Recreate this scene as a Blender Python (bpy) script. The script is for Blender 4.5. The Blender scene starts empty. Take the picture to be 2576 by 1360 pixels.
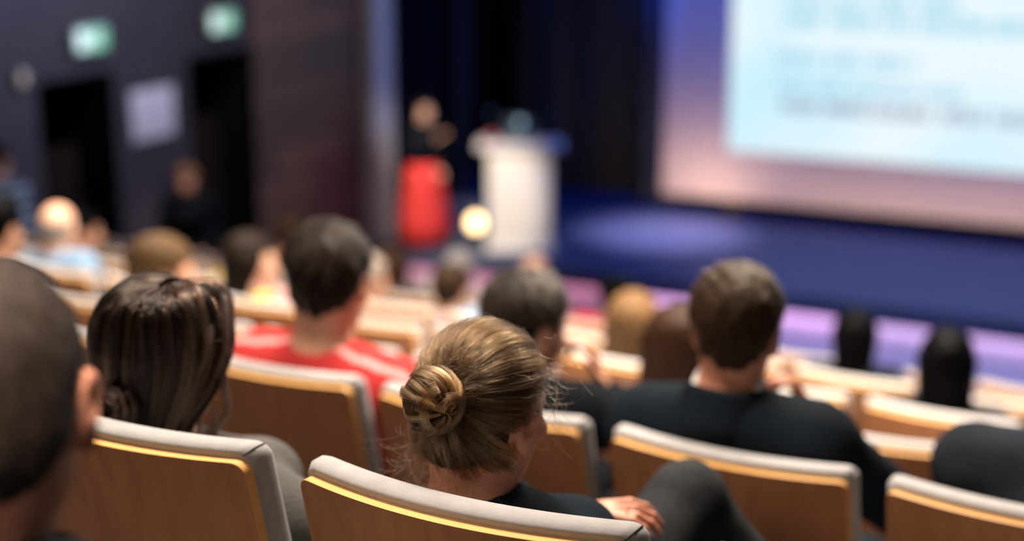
import bpy, math, random
import numpy as np
from mathutils import Vector, Matrix, Euler
rng = np.random.default_rng(7); random.seed(7)
SC = bpy.context.scene; COL = SC.collection
R = math.radians

# ------------------------------------------------------------------ camera
CAM_Z = 4.8                                   # camera height over the lowest floor
cd = bpy.data.cameras.new('camera'); cam = bpy.data.objects.new('camera', cd); COL.objects.link(cam)
PITCH = math.atan(1000/3900.); THETA = R(26.5); ROWROT = R(-2.5)
cam.location = (0, 0, CAM_Z); cam.rotation_euler = (math.pi/2-PITCH, 0, THETA)
cd.sensor_width = 36; cd.lens = 36*3900/2576.; cd.clip_start = .05; cd.clip_end = 100
cd.dof.use_dof = True; cd.dof.focus_distance = 1.97; cd.dof.aperture_fstop = cd.lens/36.0
SC.camera = cam
# ------------------------------------------------------------------ light
SC.view_settings.view_transform = 'Standard'; SC.view_settings.look = 'None'
SC.view_settings.exposure = 0.0; SC.view_settings.gamma = 1.0
w = bpy.data.worlds.new('world'); SC.world = w; w.use_nodes = True
w.node_tree.nodes['Background'].inputs[0].default_value = (.35, .5, .7, 1)
w.node_tree.nodes['Background'].inputs[1].default_value = .012

def rowpt(u, n, z=0):                          # row frame -> world
    c, s = math.cos(ROWROT), math.sin(ROWROT)
    return Vector((u*c-n*s, u*s+n*c, z))

def aim(o, target):
    d = Vector(target)-o.location
    o.rotation_euler = d.to_track_quat('-Z', 'Y').to_euler()

def area(loc, target, size, power, col, sy=None, spread=180):
    l = bpy.data.lights.new('area_light', 'AREA'); l.energy = power; l.color = col; l.size = size
    if sy: l.shape = 'RECTANGLE'; l.size_y = sy
    l.spread = R(spread)
    o = bpy.data.objects.new('area_light', l); COL.objects.link(o); o.location = loc; aim(o, target); return o

def spot(loc, target, power, col, deg, blend=.5, rad=.1):
    l = bpy.data.lights.new('spot_light', 'SPOT'); l.energy = power; l.color = col
    l.spot_size = R(deg); l.spot_blend = blend; l.shadow_soft_size = rad
    o = bpy.data.objects.new('spot_light', l); COL.objects.link(o); o.location = loc; aim(o, target); return o

WARM = (1, .84, .68); XW0 = -8.74
# house downlights over the seats
area(rowpt(-1.9, 2.4, 6.8), rowpt(-1.7, 2.3, 3), 1.0, 125, WARM, None, 120)
area(rowpt(-1.6, 5.6, 6.4), rowpt(-1.6, 5.2, 2.5), 1.2, 440, WARM, None, 120)
area(rowpt(-4.6, 5.4, 6.2), rowpt(-4.6, 5.2, 2.5), 1.2, 185, WARM, None, 110)
# weak fill light added at the back of the hall
area(rowpt(-2.5, -2.5, 7.2), rowpt(-1.5, 3, 3.2), 2.0, 14, (1, .80, .60), None, 90)
area(rowpt(-.70, .55, 5.9), rowpt(-.96, .80, 4.3), .3, 9, (1, .80, .66), None, 40)  # narrow fill added over the foreground man
# stage lighting, plus fills added for the side wall and the usher
area((-4.6, 10.0, 8.2), (XW0, 9.8, 4.6), 1.0, 62, (.92, .84, .95), None, 90)  # added fill on the left wall
area((-5.0, 11.0, 8.0), (XW0, 9.0, 6.2), 1.0, 110, (.30, .50, 1), None, 70)  # added blue fill for the top of the left wall
spot((-6.6, 9.5, 6.6), (-8.1, 14.2, 2.2), 2600, (1, .86, .74), 10, .6, .1)
spot((-7.3, 9.6, 5.6), (-8.25, 10.35, 2.0), 700, (1, .82, .70), 16, .8, .1)  # added spot to brighten the usher
spot((-5.5, 7.5, 7.6), (-7.6, 14.2, 1.5), 5800, (1, .84, .64), 12, .6, .15)
spot((-5.2, 15.4, 7.0), (-6.0, 15.9, .9), 4800, (.70, .56, .84), 22, 1, .2)
area((-3.0, 14.6, 6.5), (-3.0, 15.6, .9), 2.5, 230, (.015, .12, 1), 1.2)
# unseen strips added to tint the stage front, under its edge and on the floor
def strip(x0, x1, y, z, tgt, wd, p, col): area(((x0+x1)/2, y, z), ((x0+x1)/2, *tgt), x1-x0, p, col, wd)
strip(-8.7, -5.6, 13.965, .712, (13.99, .2), .04, 3.5, (1, .34, .55))
strip(-5.6, -3.2, 13.965, .712, (13.99, .2), .04, 5.5, (.90, .46, .90))
strip(-3.2, 3.0, 13.965, .712, (13.99, .2), .04, 11, (.86, .52, .94))
strip(-8.0, -5.0, 13.3, .06, (14.02, .35), .1, 4, (.72, .34, .60))
strip(-5.0, 3.0, 13.3, .06, (14.02, .35), .1, 30, (.36, .38, 1))

# ------------------------------------------------------------------ materials
def mat(name, col, rough=.6, metal=0, noise=None, bump=None, sheen=0, emis=None, spec=.5, col2=None, stretch=(1, 1, 1), sss=0):
    m = bpy.data.materials.new(name); m.use_nodes = True
    nt = m.node_tree; b = nt.nodes['Principled BSDF']
    b.inputs['Base Color'].default_value = (*col, 1); b.inputs['Roughness'].default_value = rough
    b.inputs['Metallic'].default_value = metal; b.inputs['Specular IOR Level'].default_value = spec
    if sheen: b.inputs['Sheen Weight'].default_value = sheen
    if sss:
        b.inputs['Subsurface Weight'].default_value = sss; b.inputs['Subsurface Radius'].default_value = (.012, .004, .002)
        b.inputs['Subsurface Scale'].default_value = 1
    if emis:
        b.inputs['Emission Color'].default_value = (*emis[0], 1); b.inputs['Emission Strength'].default_value = emis[1]
    if noise or bump:
        tc = nt.nodes.new('ShaderNodeTexCoord'); mp = nt.nodes.new('ShaderNodeMapping')
        mp.inputs['Scale'].default_value = stretch
        nt.links.new(tc.outputs['Object'], mp.inputs['Vector'])
    if noise:
        n = nt.nodes.new('ShaderNodeTexNoise'); n.inputs['Scale'].default_value = noise; n.inputs['Detail'].default_value = 5
        nt.links.new(mp.outputs[0], n.inputs['Vector'])
        r = nt.nodes.new('ShaderNodeValToRGB'); r.color_ramp.elements[0].position = .3; r.color_ramp.elements[1].position = .7
        r.color_ramp.elements[0].color = (*col, 1); r.color_ramp.elements[1].color = (*(col2 or [c*.7 for c in col]), 1)
        nt.links.new(n.outputs['Fac'], r.inputs['Fac']); nt.links.new(r.outputs['Color'], b.inputs['Base Color'])
    if bump:
        n2 = nt.nodes.new('ShaderNodeTexNoise'); n2.inputs['Scale'].default_value = bump[0]; n2.inputs['Detail'].default_value = 4
        nt.links.new(mp.outputs[0], n2.inputs['Vector'])
        bp = nt.nodes.new('ShaderNodeBump'); bp.inputs['Strength'].default_value = bump[1]; bp.inputs['Distance'].default_value = bump[2]
        nt.links.new(n2.outputs['Fac'], bp.inputs['Height']); nt.links.new(bp.outputs['Normal'], b.inputs['Normal'])
    return m

def cloth(name, col, k=.72, bs=(420, .5, .002), rough=.9):
    return mat(name, col, rough, noise=9, col2=[c*k for c in col], bump=bs, sheen=0, spec=.05)

M = {}
M['fabric'] = mat('grey_upholstery', (.385, .38, .39), .95, noise=40, col2=(.34, .335, .345), bump=(800, .45, .002), sheen=.1, spec=.1)
M['seam'] = mat('dark_seam', (.05, .05, .055), .9)
M['veneer'] = mat('wood_veneer', (.60, .27, .127), .42, noise=5, col2=(.49, .21, .094), stretch=(9, 9, .9), bump=(60, .08, .002), spec=.4)
M['ply_a'] = mat('plywood_light', (.80, .47, .17), .45)
M['ply_b'] = mat('plywood_dark', (.60, .30, .085), .5)
M['black'] = mat('black_plastic', (.012, .013, .016), .55)
M['dark_metal'] = mat('dark_metal', (.03, .03, .035), .45, .6)
M['carpet'] = mat('carpet', (.022, .026, .036), .95, noise=60, col2=(.015, .018, .026), bump=(300, .4, .004))
M['skin'] = mat('skin', (.56, .30, .20), .5, noise=14, col2=(.50, .25, .165), sss=.15, spec=.35)
M['skin_pale'] = mat('pale_skin', (.66, .40, .29), .5, noise=14, col2=(.60, .34, .24), sss=.15, spec=.35)
M['skin_red'] = mat('ruddy_skin', (.55, .26, .17), .5, noise=14, col2=(.48, .20, .13), sss=.15, spec=.35)
M['lip'] = mat('lip', (.42, .13, .11), .5)
M['eye'] = mat('eye_dark', (.03, .02, .018), .3)

def hairmat(name, col, rough=.38):
    return mat(name, col, rough, noise=55, col2=[c*.42 for c in col], stretch=(1.6, 1.6, .35), bump=(120, .6, .006), spec=.06 if col[0] > .006 else .03)
H = dict(dark=hairmat('dark_brown_hair', (.016, .010, .007)), brown=hairmat('brown_hair', (.034, .019, .010)),
         chestnut=hairmat('chestnut_hair', (.045, .021, .012)), blond=hairmat('dark_blond_hair', (.16, .09, .042)), lightbrown=hairmat('light_brown_hair', (.12, .070, .035)),
         grey=hairmat('grey_hair', (.34, .29, .25)), black=hairmat('black_hair', (.0025, .0025, .003)),
         white=hairmat('white_hair', (.6, .58, .58)), ash=hairmat('ash_brown_hair', (.018, .013, .010)),
         stubble=hairmat('cropped_hair', (.022, .016, .013), .6))

# ------------------------------------------------------------------ object helpers
def link(name, me, mats=(), parent=None, loc=None, rotz=None):
    o = bpy.data.objects.new(name, me)
    for m in mats: me.materials.append(m)
    COL.objects.link(o)
    if parent is not None: o.parent = parent
    if loc is not None: o.location = loc
    if rotz is not None: o.rotation_euler = (0, 0, rotz)
    return o

def tag(o, label, cat, group=None):
    o['label'] = label; o['category'] = cat
    if group: o['group'] = group
    return o

def struct(o): o['kind'] = 'structure'; return o

def empty(name, loc, rotz=0):
    o = bpy.data.objects.new(name, None); COL.objects.link(o); o.location = loc; o.rotation_euler = (0, 0, rotz)
    o.empty_display_size = .05; return o

def mesh(name, v, f, smooth=True, mi=None, sharp=None):
    me = bpy.data.meshes.new(name)
    me.from_pydata([tuple(map(float, p)) for p in v], [], [tuple(map(int, q)) for q in f]); me.update()
    if smooth: me.polygons.foreach_set('use_smooth', [True]*len(me.polygons))
    if mi is not None: me.polygons.foreach_set('material_index', np.asarray(mi, dtype=np.int32))
    if sharp: me.set_sharp_from_angle(angle=R(sharp))
    return me

class MB:
    """collects boxes, tubes, lathes for one mesh"""
    def __init__(s): s.v = []; s.f = []; s.m = []
    def add(s, v, f, m=0):
        b = len(s.v); s.v += [tuple(p) for p in v]; s.f += [tuple(i+b for i in q) for q in f]; s.m += [m]*len(f)
    def box(s, lo, hi, m=0, bev=0, M4=None):
        (x0, y0, z0), (x1, y1, z1) = lo, hi
        if bev:
            import bmesh
            bm = bmesh.new(); bmesh.ops.create_cube(bm, size=1)
            for q in bm.verts: q.co = Vector(((x0+x1)/2+q.co.x*(x1-x0), (y0+y1)/2+q.co.y*(y1-y0), (z0+z1)/2+q.co.z*(z1-z0)))
            bmesh.ops.bevel(bm, geom=bm.edges[:], offset=bev, segments=3, profile=.5, affect='EDGES')
            bm.verts.index_update(); v = [q.co.copy() for q in bm.verts]; f = [[a.index for a in q.verts] for q in bm.faces]; bm.free()
        else:
            v = [Vector(p) for p in [(x0, y0, z0), (x1, y0, z0), (x1, y1, z0), (x0, y1, z0), (x0, y0, z1), (x1, y0, z1), (x1, y1, z1), (x0, y1, z1)]]
            f = [(0, 3, 2, 1), (4, 5, 6, 7), (0, 1, 5, 4), (1, 2, 6, 5), (2, 3, 7, 6), (3, 0, 4, 7)]
        if M4 is not None: v = [M4 @ q for q in v]
        s.add(v, f, m); return s
    def tube(s, pts, r, n=8, m=0, cap=True):
        pts = [Vector(p) for p in pts]; N = len(pts); rs = r if hasattr(r, '__len__') else [r]*N
        v = []; f = []; up = Vector((0, 0, 1))
        for i, p in enumerate(pts):
            t = (pts[min(i+1, N-1)]-pts[max(i-1, 0)]).normalized()
            a = t.cross(up) if abs(t.dot(up)) < .95 else t.cross(Vector((1, 0, 0)))
            a.normalize(); b = a.cross(t)
            for k in range(n):
                an = 2*math.pi*k/n; v.append(p+(a*math.cos(an)+b*math.sin(an))*rs[i])
        for i in range(N-1):
            for k in range(n):
                f.append((i*n+k, i*n+(k+1) % n, (i+1)*n+(k+1) % n, (i+1)*n+k))
        if cap: f.append(tuple(range(n-1, -1, -1))); f.append(tuple((N-1)*n+k for k in range(n)))
        s.add(v, f, m); return s
    def lathe(s, prof, n=20, m=0, M4=None):
        v = []; f = []; N = len(prof)
        for r, z in prof:
            for k in range(n):
                an = 2*math.pi*k/n; v.append(Vector((r*math.cos(an), r*math.sin(an), z)))
        for i in range(N-1):
            for k in range(n): f.append((i*n+k, i*n+(k+1) % n, (i+1)*n+(k+1) % n, (i+1)*n+k))
        f.append(tuple(range(n-1, -1, -1))); f.append(tuple((N-1)*n+k for k in range(n)))
        if M4 is not None: v = [M4 @ q for q in v]
        s.add(v, f, m); return s
    def build(s, name, mats, parent=None, loc=None, rotz=None, smooth=False, sharp=35):
        me = mesh(name, s.v, s.f, True, s.m, sharp)
        return link(name, me, mats if isinstance(mats, (list, tuple)) else [mats], parent, loc, rotz)

# ------------------------------------------------------------------ signed-distance sculpting
def nrm(v): v = np.asarray(v, float); return v/np.linalg.norm(v)
def A3(*v): return np.array(v, float)

class Sculpt:
    def __init__(s): s.ops = []
    def cone(s, a, b, r1, r2=None, k=.02, op='u'):
        a = A3(*a); b = A3(*b); r2 = r1 if r2 is None else r2; m = max(r1, r2)
        s.ops.append((op, k, np.minimum(a, b)-m, np.maximum(a, b)+m, ('c', a, b, r1, r2))); return s
    def ell(s, c, r, rot=None, k=.02, op='u'):
        c = A3(*c); r = A3(*r); Q = np.eye(3) if rot is None else np.asarray(rot, float)
        e = np.sqrt(((Q*r)**2).sum(1))
        s.ops.append((op, k, c-e, c+e, ('e', c, r, Q))); return s
    def torus(s, c, Q, R0, r, sx=1, k=.01, op='u'):
        c = A3(*c); Q = np.asarray(Q, float); m = R0*max(1, sx)+r
        s.ops.append((op, k, c-m, c+m, ('t', c, Q, R0, r, sx))); return s
    def cut(s, fn, k=.006): s.ops.append(('f', k, None, None, fn)); return s      # keep where fn < 0
    def warp(s, fn): s.ops.append(('w', 0, None, None, fn)); return s
    def build(s, h):
        lo = np.min([o[2] for o in s.ops if o[0] == 'u'], 0)-3*h-.012; hi = np.max([o[3] for o in s.ops if o[0] == 'u'], 0)+3*h+.012
        n = np.ceil((hi-lo)/h).astype(int)+1
        F = np.full(n, .5, np.float32)
        ax = [lo[i]+h*np.arange(n[i]) for i in range(3)]
        for op, k, a, b, p in s.ops:
            if op in 'fw':
                X, Y, Z = np.meshgrid(*ax, indexing='ij', sparse=True)
                if op == 'w': F = F+p(X, Y, Z).astype(np.float32); continue
                d = np.broadcast_to(p(X, Y, Z), F.shape); hh = np.clip(.5+.5*(d-F)/k, 0, 1)
                F = (F*(1-hh)+d*hh+k*hh*(1-hh)).astype(np.float32); continue
            mg = k+2*h+.012
            i0 = np.maximum(np.floor((a-mg-lo)/h).astype(int), 0); i1 = np.minimum(np.ceil((b+mg-lo)/h).astype(int)+1, n)
            sl = tuple(slice(i0[i], i1[i]) for i in range(3))
            if any(i1[i] <= i0[i] for i in range(3)): continue
            X, Y, Z = np.meshgrid(*[ax[i][sl[i]] for i in range(3)], indexing='ij', sparse=True)
            if p[0] == 'c':
                _, A, B, r1, r2 = p; d = B-A; L = max(d@d, 1e-9)
                t = np.clip(((X-A[0])*d[0]+(Y-A[1])*d[1]+(Z-A[2])*d[2])/L, 0, 1)
                D = np.sqrt((X-A[0]-t*d[0])**2+(Y-A[1]-t*d[1])**2+(Z-A[2]-t*d[2])**2)-(r1+(r2-r1)*t)
            elif p[0] == 'e':
                _, C, r, Q = p
                l = [(X-C[0])*Q[0, i]+(Y-C[1])*Q[1, i]+(Z-C[2])*Q[2, i] for i in range(3)]
                k0 = np.sqrt(sum((l[i]/r[i])**2 for i in range(3)))+1e-9; k1 = np.sqrt(sum((l[i]/r[i]**2)**2 for i in range(3)))+1e-9
                D = k0*(k0-1)/k1
            else:
                _, C, Q, R0, r, sx = p
                l = [(X-C[0])*Q[0, i]+(Y-C[1])*Q[1, i]+(Z-C[2])*Q[2, i] for i in range(3)]
                D = np.sqrt((np.sqrt((l[0]/sx)**2+l[1]**2)-R0)**2+l[2]**2)-r
            G = F[sl]
            if op == 'u':
                hh = np.clip(.5+.5*(G-D)/k, 0, 1); F[sl] = G*(1-hh)+D*hh-k*hh*(1-hh)
            else:
                D = -D; hh = np.clip(.5+.5*(D-G)/k, 0, 1); F[sl] = G*(1-hh)+D*hh+k*hh*(1-hh)
        return nets(F, lo, h)

def nets(F, lo, h):
    S = F < 0
    nx, ny, nz = F.shape
    cnt = np.zeros((nx-1, ny-1, nz-1), np.uint8)
    cor = [(i, j, k) for i in (0, 1) for j in (0, 1) for k in (0, 1)]
    for i, j, k in cor: cnt += S[i:nx-1+i, j:ny-1+j, k:nz-1+k]
    act = np.argwhere((cnt > 0) & (cnt < 8))
    idx = np.full(cnt.shape, -1, np.int32); idx[tuple(act.T)] = np.arange(len(act))
    val = np.stack([F[act[:, 0]+i, act[:, 1]+j, act[:, 2]+k] for i, j, k in cor], 1)
    P = np.zeros((len(act), 3)); C = np.zeros(len(act))
    for a in range(8):
        for b in range(a+1, 8):
            ca, cb = np.array(cor[a]), np.array(cor[b])
            if np.abs(ca-cb).sum() != 1: continue
            va, vb = val[:, a], val[:, b]; x = (va < 0) != (vb < 0)
            t = np.where(x, va/np.where(x, va-vb, 1), 0)
            P += np.where(x[:, None], ca+t[:, None]*(cb-ca), 0); C += x
    V = lo+h*(act+P/C[:, None])
    quads = []
    for d in range(3):
        e, g = (d+1) % 3, (d+2) % 3
        a = [slice(None)]*3; b = [slice(None)]*3; a[d] = slice(0, -1); b[d] = slice(1, None)
        a[e] = b[e] = slice(1, -1); a[g] = b[g] = slice(1, -1)
        A, B = S[tuple(a)], S[tuple(b)]
        loc = np.argwhere(A != B)
        if not len(loc): continue
        sgn = A[tuple(loc.T)]
        loc[:, e] += 1; loc[:, g] += 1
        def cell(oe, og):
            q = loc.copy(); q[:, e] += oe; q[:, g] += og; return idx[tuple(q.T)]
        q = np.stack([cell(-1, -1), cell(0, -1), cell(0, 0), cell(-1, 0)], 1)
        q[~sgn] = q[~sgn][:, ::-1]; quads.append(q)
    return V, np.concatenate(quads)

def fastmesh(name, V, Q, mi=None):
    me = bpy.data.meshes.new(name)
    me.vertices.add(len(V)); me.vertices.foreach_set('co', np.asarray(V, np.float32).ravel())
    me.loops.add(len(Q)*4); me.loops.foreach_set('vertex_index', np.asarray(Q, np.int32).ravel())
    me.polygons.add(len(Q)); me.polygons.foreach_set('loop_start', np.arange(0, len(Q)*4, 4, dtype=np.int32))
    me.polygons.foreach_set('use_smooth', np.ones(len(Q), bool))
    if mi is not None: me.polygons.foreach_set('material_index', np.asarray(mi, np.int32))
    me.update(calc_edges=True); return me

# ------------------------------------------------------------------ the hall
ROWN = [.56, 1.62, 2.69, 3.74, 4.82, 5.88, 6.94, 8.0]                       # row Z, A..G : seat top, along the row normal
DROP = [.46, .776, 1.08, 1.395, 1.68, 1.965, 2.25, 2.53]
RIGHT = [-.66, -.714, -.757, -.80, -.839, -.88, -.92, -.96]
PITCHU = .557; SEATTOP = 1.05; LIFT = .10; CW = .24
FLOORZ = [CAM_Z-d-SEATTOP for d in DROP]
def seat_u(r, k): return RIGHT[r]-CW-(PITCHU if r != 1 else .580)*k

XW = -8.74
def build_hall():
    # stepped seating floor, one stair-shaped mesh
    b = MB(); U0, U1 = -9.2, 5.5
    edges = [-3.0]+[ROWN[i]-.11 for i in range(1, 8)]+[8.98]
    zs = FLOORZ
    for i in range(8):
        n0, n1 = edges[i], edges[i+1]; z = zs[i]; zn = zs[i+1] if i < 7 else 0
        v = [rowpt(U0, n0, z), rowpt(U1, n0, z), rowpt(U1, n1, z), rowpt(U0, n1, z), rowpt(U1, n1, zn), rowpt(U0, n1, zn)]
        b.add(v, [(0, 1, 2, 3), (3, 2, 4, 5)])
    v = [rowpt(U0, 8.98, 0), rowpt(U1, 8.98, 0), Vector((6, 22, 0)), Vector((-12, 22, 0))]
    b.add(v, [(0, 1, 2, 3)])
    struct(b.build('floor', M['carpet']))
    # landing along the side doors
    b = MB(); b.box((XW, 8.9, .005), (-7.3, 12.4, .70)); struct(b.build('floor_landing', M['carpet']))
    # left wall with two door openings
    wallm = mat('dark_plaster', (.060, .046, .050), .8, noise=2.5, col2=(.046, .035, .040), bump=(40, .2, .004))
    ZT = 9.0; D = [(9.18, 10.075), (11.06, 12.03)]; DZ = 3.21; F0 = .70
    b = MB()
    ys = [-4, D[0][0], D[0][1], D[1][0], D[1][1], 13.95]
    for i in range(5):
        y0, y1 = ys[i], ys[i+1]; door = i in (1, 3)
        if not (i == 4): b.add([(XW, y0, DZ), (XW, y1, DZ), (XW, y1, ZT), (XW, y0, ZT)], [(0, 1, 2, 3)])
        if not door and i != 4: b.add([(XW, y0, 0), (XW, y1, 0), (XW, y1, DZ), (XW, y0, DZ)], [(0, 1, 2, 3)])
        if door:   # reveals of the opening, coloured black for the shade inside
            x2 = XW-1.4
            b.add([(XW, y0, 0), (x2, y0, 0), (x2, y0, DZ), (XW, y0, DZ)], [(0, 1, 2, 3)], 1)
            b.add([(XW, y1, 0), (x2, y1, 0), (x2, y1, DZ), (XW, y1, DZ)], [(3, 2, 1, 0)], 1)
            b.add([(XW, y0, DZ), (XW, y1, DZ), (x2, y1, DZ), (x2, y0, DZ)], [(0, 1, 2, 3)], 1)
            b.add([(x2, y0, 0), (x2, y1, 0), (x2, y1, DZ), (x2, y0, DZ)], [(0, 1, 2, 3)], 1)
    struct(b.build('wall_left', [wallm, M['black']]))
    # door leaves: the far leaf stands closed in the depth of the opening
    leafm = mat('dark_door_leaf', (.022, .012, .007), .7, noise=6, col2=(.014, .008, .005), spec=.05, stretch=(1, 6, .6))
    for j, (y0, y1) in enumerate(D):
        root = empty('door_%d' % (j+1), (XW, y0, F0)); struct(root)
        b = MB(); b.box((-.10, .03, .005), (-.05, .46, 1.95), 0, .004); struct(b.build('door_leaf', leafm, root))
        b = MB(); b.tube([(-.045, .40, 1.0), (-.012, .40, 1.0), (-.012, .40, 1.16), (-.045, .40, 1.16)], .009); b.build('door_handle', M['dark_metal'], root)
    # slatted timber panel between the second door and the stage
    pm = bpy.data.materials.new('timber_planks'); pm.use_nodes = True; nt = pm.node_tree; bs = nt.nodes['Principled BSDF']
    tc = nt.nodes.new('ShaderNodeTexCoord'); bk = nt.nodes.new('ShaderNodeTexBrick')
    mp = nt.nodes.new('ShaderNodeMapping'); mp.inputs['Rotation'].default_value = (0, R(90), R(90)); 
    sx = nt.nodes.new('ShaderNodeSeparateXYZ'); cx = nt.nodes.new('ShaderNodeCombineXYZ')
    nt.links.new(tc.outputs['Object'], sx.inputs[0]); nt.links.new(sx.outputs['Y'], cx.inputs['X']); nt.links.new(sx.outputs['Z'], cx.inputs['Y'])
    nt.links.new(cx.outputs[0], bk.inputs['Vector'])
    bk.inputs['Color1'].default_value = (.19, .08, .042, 1); bk.inputs['Color2'].default_value = (.075, .034, .02, 1); bk.inputs['Mortar'].default_value = (.01, .008, .007, 1)
    bk.inputs['Scale'].default_value = 1; bk.inputs['Brick Width'].default_value = 1.3; bk.inputs['Row Height'].default_value = .32; bk.inputs['Mortar Size'].default_value = .012
    nt.links.new(bk.outputs['Color'], bs.inputs['Base Color']); bs.inputs['Roughness'].default_value = .5
    b = MB(); b.box((XW-.05, 12.03, 0), (XW+.02, 13.95, ZT)); struct(b.build('wall_left_timber', pm))
    # proscenium edge
    pmat = mat('pale_pillar', (.54, .50, .50), .6)
    b = MB(); b.box((-8.80, 13.95, 0), (-8.56, 14.3, ZT)); struct(b.build('trim_1', pmat))
    # stage
    stagem = mat('stage_boards', (.085, .105, .19), .55, noise=3, col2=(.06, .08, .15), stretch=(8, .5, 1), spec=.2)
    b = MB(); b.box((-12, 13.93, .72), (6, 18.2, .9)); struct(b.build('stage_floor', stagem))
    fm = mat('pale_stage_front', (.62, .60, .62), .7)
    b = MB(); b.box((-8.8, 14.02, 0), (6, 14.1, .72)); struct(b.build('stage_front', fm))
    # back of the stage, curtains, ceiling, rear
    dk = mat('black_masonry', (.012, .014, .02), .9)
    b = MB(); b.box((-12, 18.2, 0), (6, 18.3, ZT)); struct(b.build('wall_back', dk))
    b = MB(); b.box((-12, 14.3, .9), (-11.9, 18.2, ZT)); struct(b.build('wall_stage_side', dk))
    b = MB(); b.box((-12, -4, ZT), (6, 18.3, ZT+.1)); struct(b.build('ceiling', dk))
    b = MB(); b.box((-12, -4.1, 0), (6, -4, ZT)); struct(b.build('wall_rear', wallm))
    b = MB(); b.box((5.9, -4, 0), (6, 18.3, ZT)); struct(b.build('wall_right', wallm))
    cm = mat('navy_stage_curtain', (.007, .020, .042), .85, sheen=.2)
    def curtain(x0, x1, y, label, folds, amp, m=cm, z1=8.6):
        n = int(folds*14); v = []; f = []
        for i in range(n+1):
            t = i/n; x = x0+(x1-x0)*t
            o = amp*math.sin(t*folds*2*math.pi)+amp*.4*math.sin(t*folds*3.1*math.pi+1)
            for z in (.915, z1): v.append((x, y+o, z)); v.append((x, y+o+.02, z))
        for i in range(n):
            a = i*4; c = a+4; f += [(a, c, c+2, a+2), (a+3, c+3, c+1, a+1), (a+2, c+2, c+3, a+3), (a, a+1, c+1, c)]
        f += [(0, 2, 3, 1), (n*4, n*4+1, n*4+3, n*4+2)]
        o = link('stage_curtain', mesh('stage_curtain', v, f), [m]); return tag(o, label, 'curtain', 'stage curtains')
    curtain(-11.6, -8.9, 16.6, 'dark navy curtain in the wings behind the woman in the red skirt', 7, .10)
    curtain(-8.8, -6.55, 17.75, 'black-blue backdrop curtain behind the white lectern', 8, .08)
    curtain(-6.9, -6.45, 17.45, 'narrow blue-lit curtain beside the left edge of the projection screen', 3, .06, mat('blue_lit_curtain', (.03, .07, .22), .85, sheen=.2))  # blue glow put into this curtain's cloth colour too
    curtain(-6.2, 5.5, 17.85, 'dark curtain across the stage behind the projection screen', 30, .05)
    return wallm
build_hall()

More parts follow.
